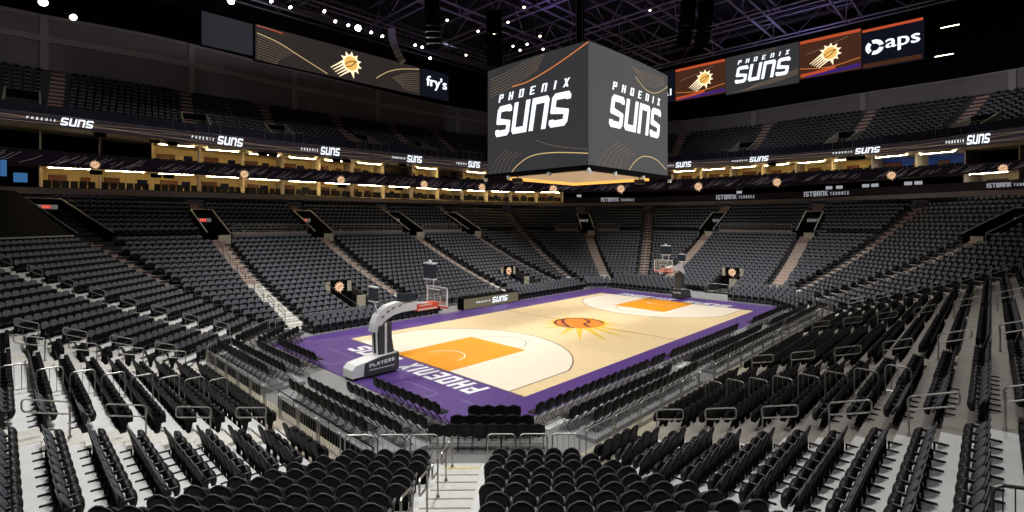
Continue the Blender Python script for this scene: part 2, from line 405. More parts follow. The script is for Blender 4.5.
# ------------------------------------------------------------------ seats
def seat_back(hw=.238, z0=.16, z1=.85, th=.04, off=0., grow=0.):
    def Fn(u, v):
        z = lerp(z0, z1, v); x = (u*2-1)
        wv = hw * (1. if v < .64 else math.sqrt(max(.05, 1 - ((v-.64)/.37)**2.0)))
        wv *= lerp(.93, 1., min(1, v/.4))
        X = x*wv; y = -.02 - .16*(v**1.3) + .03*x*x*(1-v) - off
        return (X, y + grow, z), (X*.985, y - th, z - .006*v)
    return Fn
proto_seat = empty('arena_seat', label='seat', cat='seat')
sb = MB().sheet(seat_back(), 6, 8, .04).build('backrest', M['shell'], proto_seat, True)
def top_rim():
    Fn = seat_back(.237); pts = []
    for j in range(5, 9): a, b = Fn(0, j/8); pts.append((a[0], (a[1]+b[1])/2, a[2]))
    for i in range(1, 7): a, b = Fn(i/6, 1.); pts.append((a[0], (a[1]+b[1])/2, a[2]))
    for j in range(7, 4, -1): a, b = Fn(1, j/8); pts.append((a[0], (a[1]+b[1])/2, a[2]))
    return pts
MB().tube(top_rim(), .014, 5).build('rim_highlight', M['edge'], sb, True)  # grey tube paints the overhead light caught by the shell's top edge
MB().sheet(seat_back(.205, .40, .755, .02, -.026, .012), 4, 5, .02).build('back_pad', M['pad'], sb, True)
def pan(u, v):
    x = u*2-1; z = lerp(.33, .66, v); wv = .212*(1 if v < .5 else math.sqrt(max(.04, 1-((v-.5)/.52)**2.2)))
    y = .12 - .02*v - .03*x*x
    return (x*wv, y + .11*math.sqrt(max(.05, math.sin(PI*lerp(.12, .93, v)))), z - .02*v), (x*wv*.95, y - .02, z)
ss = MB().sheet(pan, 4, 6, .08).build('seat', M['arm'], proto_seat, True)
ab = MB(); ab.prism([(.247,-.10,.50),(.247,.13,.52),(.247,.16,.54),(.247,.12,.57),(.247,-.10,.56)], (.044,0,0)); ab.obox((.27,.06,.565),(.02,0,0),(0,.07,.003),(0,0,.005),1); ab.build('armrest', [M['arm'], M['armtop']], proto_seat)
lg = MB(); lg.prism([(.255,-.10,0),(.255,.02,0),(.255,.03,.05),(.255,-.02,.3),(.255,.0,.52),(.255,-.08,.52),(.255,-.09,.3)], (.03,0,0)); lg.build('leg', M['arm'], proto_seat)
bk = MB(); bk.obox((.27,-.27,.0),(.024,0,0),(0,.12,0),(0,0,.016)); bk.obox((.27,-.14,-.08),(.014,0,0),(0,.02,0),(0,0,.1)); bk.build('floor_bracket', M['arm'], proto_seat)
reg(proto_seat)

SEATS = []
BLOCK_LABEL = {7: ('black arena seat with tipped up pan in the corner block facing mid court', 'seats of the near corner block'),
               6: ('black arena seat on the pale deck behind the baseline chairs', 'seats behind the near baseline'),
               0: ('black arena seat in the long rows beside the right sideline', 'seats along the right sideline'),
               5: ('charcoal arena seat in the left corner block by the stairs', 'seats of the left corner block')}
PITCH = .53
for sd in SD:
    for k in range(N):
        t = (k+1)/N; 
        a, b = sd.w0(t), sd.w1(t)
        dep = sd.depth((a+b)/2); tt = t - .20/dep
        mg = lambda c: (1.5 if k >= 17 else .82) if (c == 5 and k >= 9) else (.82 if MITRE[c] else .30)
        if sd.i in (5, 6) and k >= 19: continue
        if sd.i in (2, 3, 4) and k == 19: continue
        lo = a + mg(sd.i); hi = b - mg((sd.i+1) % 8)
        edges = sorted([lo, hi] + [x for w in AIS[sd.i] for x in (w-AW-.05, w+AW+.05)])
        spans = []
        cur = lo
        for w in sorted(AIS[sd.i]): spans.append((cur, w-AW-.03)); cur = w+AW+.03
        spans.append((cur, hi))
        for s0, s1 in spans:
            n = int((s1-s0+.02)/PITCH)
            if n < 1: continue
            # seats start at the aisle-side end
            for q in range(n):
                w = s0 + PITCH*(q+.5) + (s1-s0-n*PITCH)*.5
                if any(c0-.2 < w < c1+.2 and k0-1 <= k < k1 for c0, c1, k0, k1 in CUT[sd.i]): continue
                p = sd.P(w, tt); u, v, Z = proj(p.x, p.y, zk(k)+.6)
                d_ = math.hypot(p.x-CX, p.y-CY)
                if d_ < 1.8 or (Z < 1 and d_ > 9) or (Z >= 1 and not -900 < u < 1900) or (Z < 4.5 and k > 20): continue
                SEATS.append((Z, p.x, p.y, k, sd.i, u, v))
def facing(i): return math.atan2(-SD[i].n.y, -SD[i].n.x) - PI/2
infr = sorted(s for s in SEATS if s[0] > 4.5 and -12 < s[5] < 1032 and s[6] < 522)
near = set(infr[:300]); first = True
for s in infr[:300]:
    Z, x, y, k, i, u, v = s
    lab, grp = BLOCK_LABEL[i]
    if first: r = proto_seat; r.location = (x, y, zk(k)); r.rotation_euler = (0,0,facing(i)); tag(r, lab, 'seat', grp); kids = [c for c, g in CH[proto_seat.name]]; first = False
    else: r, kids = dup(proto_seat, (x, y, zk(k)), facing(i), lab, grp)
    for c in kids:
        if c.name.startswith('floor_bracket'): c.location.z = zk(k+1) - zk(k) + .012
# the light version of the seat for everything further away
def light_seat():
    vs, fs, ms = [], [], []
    def slab(out, yf, yb, m):
        o = len(vs); n = len(out)
        for x, z in out: vs.append((x, yf(z), z))
        for x, z in out: vs.append((x*.97, yb(z), z))
        fs.append(tuple(o+i for i in range(n))); ms.append(m); fs.append(tuple(o+n+i for i in range(n))[::-1]); ms.append(0)
        for i in range(n): fs.append((o+(i+1)%n, o+i, o+n+i, o+n+(i+1)%n)); ms.append(0)
    B = [(-.22,.2),(.22,.2),(.235,.6),(.225,.74),(.15,.84),(0,.86),(-.15,.84),(-.225,.74),(-.235,.6)]
    slab(B, lambda z: -.02-.15*(z-.36)/.5, lambda z: -.07-.15*(z-.36)/.5, 1)
    Q = [(-.2,.37),(.2,.37),(.215,.6),(.17,.71),(0,.74),(-.17,.71),(-.215,.6)]
    slab([(x, z*.86) for x, z in Q], lambda z: .22-.10*max(0,z-.5), lambda z: .09, 0)
    o = len(vs)
    for x in (.245, .285):
        vs.extend([(x,-.08,.0),(x,.02,.0),(x,.13,.54),(x,-.1,.56)])
    fs.extend([(o,o+1,o+2,o+3),(o+7,o+6,o+5,o+4),(o+3,o+2,o+6,o+7),(o+1,o,o+4,o+5),(o+1,o+5,o+6,o+2)]); ms.extend([0]*5)
    return vs, fs, ms
LS = light_seat()
stuff = MB()
def put_light(x, y, z, rz):
    c, s = math.cos(rz), math.sin(rz); o = len(stuff.v)
    stuff.v.extend([(x + px*c - py*s, y + px*s + py*c, z + pz) for px, py, pz in LS[0]])
    stuff.f.extend([tuple(o+i for i in f) for f in LS[1]]); stuff.m.extend(LS[2])
for s in SEATS:
    if s in near: continue
    put_light(s[1], s[2], zk(s[3]), facing(s[4]))

# ------------------------------------------------------------------ the ring of suites above the lower bowl
RAW = [(-46,34.5),(-40,40.5),(-34,43.0),(-28,42.8),(-20.9,41.4),(-14.9,40.2),(-9.3,39.4),(-1,38.3),(6.3,37.3),(16.5,36.2),(24.5,35.3),(30.5,32.6),(35.5,27.0),(40.0,22.6),(42.9,17.0),(44.2,10),(44.4,.3),(43.7,-7.5),(42.3,-14.1),(41.1,-19.7),(39.5,-23.7),(36.5,-28.5),(31,-33.5)]
def resample(pts, n):
    P = [Vector(p) for p in pts]; L = [0]
    for a, b in zip(P, P[1:]): L.append(L[-1] + (b-a).length)
    out = []; k = 0
    for i in range(n+1):
        s = L[-1]*i/n
        while k < len(P)-2 and s > L[k+1]: k += 1
        out.append(P[k].lerp(P[k+1], (s-L[k])/(L[k+1]-L[k])))
    return out
NB = 36
RING = resample(RAW, NB)
for _ in range(2): RING = [RING[0]] + [(RING[i-1] + RING[i]*2 + RING[i+1]) / 4 for i in range(1, NB)] + [RING[-1]]
NRM = []
for i in range(NB+1):
    d = RING[min(i+1, NB)] - RING[max(i-1, 0)]; d.normalize(); NRM.append(Vector((-d.y, d.x)))
if NRM[NB//2].x < 0: NRM = [-n for n in NRM]
def off(i, d): return RING[i] + NRM[i]*d
LV = {
 'L0': [(2,193),(40,194),(128,196),(200,197.6),(256,199.2),(384,202.3),(448,204),(512,205.4),(576,205.5),(640,205.5),(700,204.4),(768,202.7),(832,201),(896,199),(960,197),(1015,195)],
 'L1': [(2,187),(40,188),(128,190.2),(200,192),(256,194.4),(384,199.5),(448,201.6),(512,203.1),(576,203.2),(640,203),(700,201.4),(768,199.9),(832,197.6),(896,194.6),(960,191.2),(1015,189)],
 'L2': [(2,163),(40,165.6),(128,170.5),(200,174.5),(256,178.5),(384,185.3),(448,189),(512,191.4),(576,192),(640,191.5),(700,189.5),(768,186),(832,182),(896,177.5),(960,174.5),(1015,170)],
 'L3': [(2,145),(40,150),(128,158.3),(200,163.5),(256,167),(384,175.2),(448,179),(512,182),(576,182.5),(640,182),(700,179.5),(768,175),(832,171),(896,168),(960,166.5),(1015,161)],
 'L4': [(2,122),(40,127.5),(128,138.5),(185,146),(256,153.5),(384,164),(448,169.5),(512,174.2),(576,175.5),(640,173),(700,169.6),(768,164.5),(832,159.8),(896,154.5),(960,150.5),(1015,145.5)],
 'L5': [(2,118),(60,126),(128,134.5),(185,142),(256,150.8),(384,161.3),(448,166.8),(512,171.6),(576,173),(660,170.3),(700,166.8),(768,161.8),(832,156.6),(896,152.3),(960,147.5),(1015,142.5)],
 'L6': [(2,109),(25,111.5),(128,124.5),(185,131.2),(256,139.2),(384,152),(448,158.5),(512,163.6),(576,165.5),(660,163.4),(700,160),(768,155.6),(832,150.7),(896,143.7),(960,136),(1015,127.5)],
 'L7': [(2,53.5),(130,75),(195,86.5),(250,96),(343,112),(416,122.5),(480,131),(560,137),(668,129.5),(720,125),(788,115),(832,108),(893,99.5),(960,91),(1018,82)],
 'L8': [(2,12),(82,21),(130,30),(195,45),(250,60),(343,82),(416,100),(480,112),(560,122),(668,123.7),(720,117),(788,106),(832,98),(893,88.5),(960,79),(1018,70.5)],
}
UP = 12.5                                       # depth of the upper deck
def zrow(level, d):
    z = []
    for i in range(NB+1):
        p = off(i, d); u, v, Z = proj(p.x, p.y, 10)
        z.append(CZ + (V0 - interp(LV[level], u)) * Z / F if -25 < u < 1045 and Z > 5 else None)
    ok = [i for i in range(NB+1) if z[i] is not None]
    for i in range(NB+1):
        if z[i] is None: z[i] = z[min(ok, key=lambda j: abs(j-i))]
    for _ in range(2): z = [z[0]] + [(z[i-1]+2*z[i]+z[i+1])/4 for i in range(1, NB)] + [z[-1]]
    return z
Z_ = {l: zrow(l, UP if l in ('L7', 'L8') else 0) for l in LV}
RU = [proj(p.x, p.y, 12)[0] if proj(p.x, p.y, 12)[2] > 5 else (-500 if i < 10 else 1500) for i, p in enumerate(RING)]
def strip(mb, za, zb, da, db=None, i0=0, i1=NB, m=0):
    """band following the ring from height za at offset da to zb at offset db"""
    db = da if db is None else db
    for i in range(i0, i1):
        A, B = off(i, da), off(i+1, da); Cc, D = off(i+1, db), off(i, db)
        mb.quad((*A, za[i]), (*B, za[i+1]), (*Cc, zb[i+1]), (*D, zb[i]), m)
def add_z(z, d): return [a + d for a in z]
# concrete fascia of the lower ring, floors and ceilings of the suites
mb = MB(); strip(mb, Z_['L0'], Z_['L1'], -.1); strip(mb, Z_['L1'], Z_['L1'], -.1, .2); strip(mb, Z_['L1'], add_z(Z_['L0'], .3), .2, .2); strip(mb, Z_['L0'], Z_['L0'], -.1, 3)
structure(mb, 'trim_1', M['band'])
mb = MB(); strip(mb, add_z(Z_['L0'], .32), add_z(Z_['L0'], .32), .2, 6); strip(mb, add_z(Z_['L3'], -.75), add_z(Z_['L3'], -.75), .3, 6)
structure(mb, 'floor_suites', M['darkdeck'])
split_i = min(range(NB+1), key=lambda i: abs(RU[i]-560))      # left of here yellow suites on both levels
dark_i = min(range(NB+1), key=lambda i: abs(RU[i]-66))
mb = MB()
strip(mb, add_z(Z_['L2'], .06), add_z(Z_['L2'], .06), .1, 6, m=0)
strip(mb, add_z(Z_['L4'], .06), add_z(Z_['L4'], .06), .35, 6, m=0)
strip(mb, Z_['L4'], Z_['L5'], .35, .1, m=0)
structure(mb, 'ceiling_suites', M['cream'])
mb = MB()
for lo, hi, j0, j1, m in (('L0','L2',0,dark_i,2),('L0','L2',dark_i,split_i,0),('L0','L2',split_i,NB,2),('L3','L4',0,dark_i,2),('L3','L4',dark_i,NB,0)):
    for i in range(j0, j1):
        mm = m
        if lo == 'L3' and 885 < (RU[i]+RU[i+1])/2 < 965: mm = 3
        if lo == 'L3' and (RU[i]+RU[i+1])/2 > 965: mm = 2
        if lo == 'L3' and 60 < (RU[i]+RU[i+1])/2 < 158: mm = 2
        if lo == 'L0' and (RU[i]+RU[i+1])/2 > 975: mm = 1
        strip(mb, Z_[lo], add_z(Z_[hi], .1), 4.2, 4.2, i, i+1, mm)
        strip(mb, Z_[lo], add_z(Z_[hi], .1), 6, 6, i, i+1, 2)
structure(mb, 'wall_suites_back', [M['yellow'], M['cream'], M['black'], M['bluewall']])
mb = MB()
for i in range(0, NB+1):
    for lo, hi, d0 in (('L0','L2',.5),('L3','L4',.7)):
        if lo == 'L0' and i > split_i and RU[i] < 960: continue
        A, B = off(i, d0), off(i, 4.3); t = (NRM[i].yx * Vector((1,-1))).to_3d() * .12
        z0 = Z_[lo][i] + (.3 if lo == 'L0' else -.72); z1 = Z_[hi][i] + .05
        mb.prism([(*A,z0),(*B,z0),(*B,z1),(*A,z1)], t, 0 if i % 2 else 1)
structure(mb, 'wall_suites_party', [M['cream'], M['band']])
# drink-rail parapets at the suite fronts
mb = MB(); zz = add_z(Z_['L3'], .12); strip(mb, Z_['L3'], zz, .25); strip(mb, zz, zz, .25, .45); strip(mb, zz, add_z(Z_['L3'], -.75), .45)
structure(mb, 'trim_2', M['riser'])
mb = MB(); zz = add_z(Z_['L1'], .10)
strip(mb, Z_['L1'], zz, .12); strip(mb, zz, zz, .12, .3); strip(mb, zz, add_z(Z_['L0'], .3), .3)
structure(mb, 'trim_3', M['riser'])

# displays along the ring: a middle board with streaks, an upper ribbon with lettering
def frame_at(u, level='L3', d=0.):
    """ring point whose pixel column is u: point, tangent (to the viewer's right), outward normal, fraction index"""
    for i in range(1, NB):
        if RU[i] <= u <= RU[i+1]:
            t = (u-RU[i])/(RU[i+1]-RU[i]); p = off(i, d).lerp(off(i+1, d), t)
            e = (RING[i+1]-RING[i]).normalized(); n = NRM[i].lerp(NRM[i+1], t); 
            n = Vector((-e.y, e.x)); n = n if n.dot(NRM[i]) > 0 else -n
            return p, e, n, i, t
    return None
def zat(level, i, t): return lerp(Z_[level][i], Z_[level][i+1], t)
runs = [(0, split_i, 'left side of the hall', 'far left'), (split_i, NB, 'right side of the hall', 'far right')]
for i0, i1, where, _w in runs:
    t = empty('led_board', (*off((i0+i1)//2, 0), Z_['L2'][(i0+i1)//2]), label='dark curved screen band with slanted streaks between the suite levels, ' + where, cat='screen')
    inv = Matrix.Translation(-t.location)
    b = MB(); strip(b, Z_['L2'], Z_['L3'], 0., 0., i0, i1); strip(b, Z_['L3'], Z_['L3'], 0., .25, i0, i1); strip(b, Z_['L2'], Z_['L2'], 0., .25, i0, i1); strip(b, Z_['L2'], Z_['L3'], .25, .25, i0, i1)
    o = b.build('screen', M['fascia'], t); o.matrix_parent_inverse = inv
    b = MB(); rnd = random.Random(i0)
    for i in range(i0, i1):
        for q in range(9):
            f = rnd.random(); A = off(i, -.03).lerp(off(i+1, -.03), f); e = (RING[i+1]-RING[i])
            if e.length < .1: continue
            e.normalize(); zl, zh = zat('L2', i, f), zat('L3', i, f); h = zh - zl
            s0, s1 = rnd.uniform(.08, .4), rnd.uniform(.55, .92); w = .035; sl = h*rnd.uniform(1.2, 1.9)
            pts = [A + e*(sl*(s-.5)) for s in (s0, (s0+s1)/2, s1)]
            zs = [zl + h*s0, zl + h*((s0+s1)/2-.06), zl + h*s1]
            for a, c, za, zc in zip(pts, pts[1:], zs, zs[1:]):
                b.quad((*a, za), (*c, zc), (*c, zc + w), (*a, za + w))
    o = b.build('streak_pattern', M['streak'], t); o.matrix_parent_inverse = inv
    t = empty('ribbon_board', (*off((i0+i1)//2, 0), Z_['L5'][(i0+i1)//2]), label='thin dark ribbon screen with white lettering under the upper deck, ' + where, cat='screen')
    inv = Matrix.Translation(-t.location)
    b = MB(); strip(b, Z_['L5'], Z_['L6'], 0., 0., i0, i1); strip(b, Z_['L6'], Z_['L6'], 0., .3, i0, i1); strip(b, Z_['L5'], Z_['L5'], 0., .3, i0, i1); strip(b, Z_['L5'], Z_['L6'], .3, .3, i0, i1)
    o = b.build('screen', M['ribbon'], t); o.matrix_parent_inverse = inv
    b = MB(); strip(b, Z_['L6'], add_z(Z_['L6'], .06), -.02, -.02, i0, i1); strip(b, add_z(Z_['L6'], .06), add_z(Z_['L6'], .06), -.02, .3, i0, i1)
    o = b.build('top_edge', M['band'], t); o.matrix_parent_inverse = inv
    b = MB()
    for j, (ph, am, bs) in enumerate(((.0,.10,.34),(1.7,.14,.5),(3.1,.12,.62),(4.4,.1,.2))):
        for i in range(i0, i1):
            for q in range(3):
                f0, f1 = q/3, (q+1)/3; hh = lambda f: zat('L5', i, f) + (zat('L6', i, f) - zat('L5', i, f))*(bs + am*math.sin((i+f)*1.5 + ph))
                A, B = off(i, -.012).lerp(off(i+1, -.012), f0), off(i, -.012).lerp(off(i+1, -.012), f1)
                b.quad((*A, hh(f0)), (*B, hh(f1)), (*B, hh(f1)+.03), (*A, hh(f0)+.03))
    o = b.build('wavy_line_pattern', M['led_thin'], t); o.matrix_parent_inverse = inv
    for ua, ub in ((26, 94), (191, 243), (300, 339), (391, 421), (455, 479), (662, 692), (733, 770), (834, 882), (948, 993)):
        fr = frame_at((ua+ub)/2)
        if not fr or not (i0 <= fr[3] < i1): continue
        pa, pb = frame_at(ua), frame_at(ub); W = (pb[0]-pa[0]).length; e = (pb[0]-pa[0]).normalized(); n = Vector((-e.y, e.x)); n = n if n.dot(fr[2]) > 0 else -n
        za, zb = zat('L5', pa[3], pa[4]), zat('L5', pb[3], pb[4]); H = zat('L6', fr[3], fr[4]) - zat('L5', fr[3], fr[4])
        fn = lambda x, y, d: (*(pa[0] + e*x - n*(.30 + d)), lerp(za, zb, x/W) + H*.12 + y)
        lt = ribbon_logo(W, H*.76)
        o = put(lt, fn, .03, 'lettering', M['led_w'], t); o.matrix_parent_inverse = inv
# small lit sun emblems on the middle board
for u in (95, 244, 340, 423, 481, 553, 621, 699, 778, 893, 1005):
    fr = frame_at(u); 
    if not fr: continue
    p, e, n, i, f = fr; zl, zh = zat('L2', i, f), zat('L3', i, f)
    c = Vector((*(p - n*.25), zl + (zh-zl)*.28)); k = c.to_2d() - Vector((CX, CY)); r = 5.0 * (k.dot(Vector(FW))) / F
    t = empty('emblem_sign', c, label='small warm lit sun emblem hung on the dark band between suite levels', cat='sign', group='lit sun emblems along the suites')
    put_sun((0,0,0), (e.x,e.y,0), (0,0,1), (-n.x,-n.y,0), r*.92, t, [M['logo_dim'], M['logo_dim'], M['sun_k']], streak=False)
    b = MB(); b.obox((n.x*.12,n.y*.12,0), (e.x*.06,e.y*.06,0), (n.x*.14,n.y*.14,0), (0,0,r*.5)); b.build('bracket', M['black'], t)
# lettering signs along the right terrace parapet
fp, fw_, fh_ = word('1STBANK', 1, 1, t=.19, adv=.2, gw=.75), 1, 1
for ua, ub in ((601, 634), (717, 755), (805, 850), (989, 1042)):
    pa, pb = frame_at(ua), frame_at(min(ub, 1036))
    if not pa or not pb: continue
    e = (pb[0]-pa[0]).normalized(); W = (pb[0]-pa[0]).length; n = Vector((-e.y, e.x)); n = n if n.dot(pa[2]) > 0 else -n
    z = zat('L1', pa[3], pa[4]) + .22; zb = zat('L1', pb[3], pb[4]) + .22
    t = empty('terrace_sign', (*(pa[0]-n*.2), z), label='white lettering sign on the dark parapet of the right hand terrace', cat='sign', group='lettering signs along the terrace parapet')
    h = W*.11
    fn = lambda x, y, d: (e.x*x - n.x*d, e.y*x - n.y*d, (zb-z)*x/W + y)
    put([[(x*W*.55, y*h*1.15) for x, y in P] for P in fp], fn, .03, 'bold_lettering', M['led_d'], t)
    put([[(W*.6 + x, y + h*.1) for x, y in P] for P in word('TERRACE', W*.4, h*.7, t=.2, adv=.5, gw=.55)], fn, .03, 'thin_lettering', M['led_d'], t)
    b = MB(); b.obox((e.x*W*.5+n.x*.06, e.y*W*.5+n.y*.06, (zb-z)*.5+.0), (e.x*W*.5, e.y*W*.5, (zb-z)*.5), (n.x*.04, n.y*.04, 0), (0,0,.05)); b.build('mounting_bar', M['black'], t)
# dark parapet of the right terrace
mb = MB(); zz = add_z(Z_['L1'], .95)
strip(mb, Z_['L1'], zz, .02, .02, split_i, NB); strip(mb, zz, zz, .02, .12, split_i, NB); structure(mb, 'trim_4', mat('dark maroon parapet', (.030,.016,.022), .7))

# furniture of the suites: light strips, panels, counters, chairs
rnd = random.Random(3)
def bay_frame(i, lo, hi):
    A, B = RING[i], RING[i+1]; e = (B-A); W = e.length; e.normalize(); n = (NRM[i]+NRM[i+1]).normalized(); return A, B, e, n, W
chair_p = None
for i in range(1, NB):
    um = (RU[i]+RU[min(i+1,NB)])/2
    if um < 20 or um > 1040: continue
    for lo, hi, lower in (('L1','L2',True),('L3','L4',False)):
        A, B, e, n, W = bay_frame(i, lo, hi); zt = (Z_[hi][i]+Z_[hi][i+1])/2; zb = (Z_[lo][i]+Z_[lo][i+1])/2; mid = (A+B)/2
        zf = zb + (-.75 if not lower else (Z_['L0'][i]+Z_['L0'][i+1])/2 + .32 - zb)
        lit = (um < 560 and um > 40) if lower else (um > 158 and um < 890)
        if lower and um > 965: lit = True
        if not lower and 890 <= um < 965: lit = True
        lvl = 'lower' if lower else 'upper'
        sd_ = 'left' if um < 560 else 'right'
        if lit and (lower or i % 2 == 0 or um < 400 or um > 680):
            t = empty('strip_light', (*(mid + n*.30), zt - .07), math.atan2(e.y, e.x), label=f'glowing warm strip light on the ceiling of the {lvl} suites on the {sd_}', cat='light', group=f'{lvl} suite strip lights on the {sd_}')
            b = MB(); b.box(-W*.34, W*.34, -.1, .1, .0, .05); b.build('housing', M['cream'], t)
            b = MB(); b.box(-W*.36, W*.36, -.05, .05, -.03, 0); b.build('diffuser', M['warm2'] if (um > 890) else M['warm'], t)
        if lit:
            ps = [rnd.uniform(-.3, -.1), rnd.uniform(.15, .34)]
            for q, s in enumerate(ps):
                w = rnd.uniform(.5, .95) if q == 0 else rnd.uniform(.28, .42); h = rnd.uniform(.4, .55) if q == 0 else .35
                zc = lerp(zf, zt, .56)
                t = empty('wall_panel', (*(mid + e*W*s + n*4.13), zc), math.atan2(e.y, e.x), label=f'dark reddish picture panel on the back wall of the {lvl} suites on the {sd_}', cat='picture', group=f'{lvl} suite wall panels on the {sd_}')
                b = MB(); b.box(-w-.04, w+.04, -.03, .05, -h-.04, h+.04); b.build('frame', M['black'], t)
                b = MB(); b.box(-w, w, -.045, -.03, -h, h); b.build('panel', M['woodred'] if q == 0 or rnd.random() < .4 else M['scr_bk'], t)
        if lit or um < 560:
            for q in range(6):
                x = (q-2.5)/6*W*.92
                loc = (*(mid + e*x + n*(.95 + .25*(q % 2))), zf)
                if chair_p is None:
                    b = MB(); b.sheet(lambda u, v: ((u-.5)*.56*(1 if v < .7 else 1-.25*(v-.7)/.3), -.02 - .1*v, .45+.62*v) and (((u-.5)*.56, -.02-.1*v, .45+.62*v), ((u-.5)*.54, .05-.1*v, .45+.62*v)), 3, 4, .05)
                    b.box(-.27, .27, -.52, .02, .38, .48)
                    for sx in (-.24, .24):
                        for sy in (-.48, 0): b.tube([(sx, sy, 0), (sx, sy, .4)], .022, 5)
                    chair_p = b.mesh('suite_chair', M['shell'])
                o = bpy.data.objects.new('suite_chair', chair_p); COL.objects.link(o); o.location = loc; o.rotation_euler = (0,0,math.atan2(e.y, e.x) + PI*0)
                tag(o, f'small dark chair at the open front of the {lvl} suites on the {sd_}', 'chair', f'{lvl} suite chairs on the {sd_}')

for u in (581, 733, 822, 831, 858, 867, 900, 910):
    fr = frame_at(u)
    if not fr: continue
    p, e, n, i, f = fr; c = p + n*2.6; z = lerp(zat('L1', i, f), zat('L2', i, f), .72)
    t = empty('menu_screen', (*c, z), math.atan2(e.y, e.x), label='small pale lit screen in the dark terrace level on the right', cat='screen', group='small screens of the right terrace')
    b = MB(); b.box(-.38, .38, -.03, .0, -.2, .2); b.build('display', M['led_d'], t); b = MB(); b.box(-.43, .43, 0, .08, -.25, .25); b.build('frame', M['black'], t)
# pairs of small black speakers under the ribbon and under the middle board
for u, lv in ((100,'L5'),(155,'L5'),(172,'L5'),(262,'L5'),(272,'L5'),(336,'L5'),(346,'L5'),(156,'L2'),(168,'L2'),(96,'L2'),(402,'L5'),(852,'L5'),(861,'L5'),(773,'L5'),(398,'L2'),(341,'L2')):
    fr = frame_at(u)
    if not fr: continue
    p, e, n, i, f = fr
    t = empty('ceiling_speaker', (*(p - n*.15), zat(lv, i, f)), math.atan2(e.y, e.x), label='small black speaker hanging under the edge of the suite fascia', cat='speaker', group='small black speakers under the suite fascias')
    b = MB(); b.prism([(-.45,-.25,-.62),(.45,-.25,-.62),(.5,-.25,-.2),(-.5,-.25,-.2)], (0,.5,.06)); b.build('cabinet', M['black'], t)
    b = MB(); b.tube([(-.2,0,-.2),(-.2,0,.02)], .03, 5); b.tube([(.2,0,-.2),(.2,0,.02)], .03, 5); b.build('yoke', M['darksteel'], t)

# ------------------------------------------------------------------ upper deck
NU = 13
ZU0 = [a - .25 for a in Z_['L6']]; ZU1 = [a - .9 for a in Z_['L7']]
def updeck(i, t, k):
    f = k/NU; g = .35*f + .65*f*f
    p = off(i, .35 + (UP-.35)*f).lerp(off(i+1, .35 + (UP-.35)*f), t); z = lerp(lerp(ZU0[i], ZU0[i+1], t), lerp(ZU1[i], ZU1[i+1], t), (.75*f + .25*f*f))
    return p, z
UA = []                                          # upper aisles (ring position)
for u in (52, 192, 285, 365, 428, 470, 668, 742, 838, 938, 1012):
    fr = frame_at(u)
    if fr: UA.append(fr[3] + fr[4])
UCUT = []                                        # upper portals
for u in (20, 197, 285, 374, 432, 735, 832, 960):
    fr = frame_at(u)
    if fr: UCUT.append(fr[3] + fr[4])
BAY = (RING[NB//2]-RING[NB//2+1]).length
mb = MB()
for i in range(NB):
    for k in range(NU):
        A, za = updeck(i, 0, k); B, zb = updeck(i, 1, k); Cc, _ = updeck(i, 1, k+1); D, _2 = updeck(i, 0, k+1)
        _, zc = updeck(i, 1, k+1); _, zd = updeck(i, 0, k+1)
        mb.quad((*A,za),(*B,zb),(*Cc,zb),(*D,za), 0); mb.quad((*D,za),(*Cc,zb),(*Cc,zc),(*D,zd), 1)
structure(mb, 'floor_upper_deck', [M['darkdeck'], M['riser']])
mb = MB(); strip(mb, ZU0, add_z(Z_['L6'], 1.0), .32, .32); strip(mb, add_z(Z_['L6'], 1.0), add_z(Z_['L6'], 1.0), .32, .42)
structure(mb, 'trim_5', M['navy'])
for i in range(NB):
    e = (RING[i+1]-RING[i]); W = e.length
    if RU[i+1] < -40 or RU[i] > 1060: continue
    n = max(1, int(W/.54))
    for k in range(1, NU):
        for q in range(n):
            t = (q+.5)/n; x = i + t
            if any(abs(x-a)*BAY < .95 for a in UA): continue
            if k < 6 and any(abs(x-a)*BAY < 1.5 for a in UCUT): continue
            p, z = updeck(i, t, k + .72); _, z = updeck(i, t, k)
            nn = NRM[i].lerp(NRM[i+1], t)
            u, v, Z = proj(p.x, p.y, z+.6)
            if u < -40 or u > 1064 or 495 < u < 660: continue
            put_light(p.x, p.y, z, math.atan2(-nn.y, -nn.x) - PI/2)
for a in UA:
    i = int(a); t = a - i; mb = MB(); e = (RING[i+1]-RING[i]).normalized()
    for k in range(NU):
        p, z = updeck(i, t, k); q, z2 = updeck(i, t, k+1); d = (q-p)*.5
        mb.obox((*(p+d), z+.01), (*d, 0), (e.x*.62, e.y*.62, 0), (0,0,.01), 0)
        mb.obox((*(p+d*1.5), z+(z2-z)*.25), (*(d*.5), 0), (e.x*.6, e.y*.6, 0), (0,0,(z2-z)*.25), 0)
    structure(mb, 'floor_upper_aisle', mat('warm aisle step', (.42,.25,.20), .7))
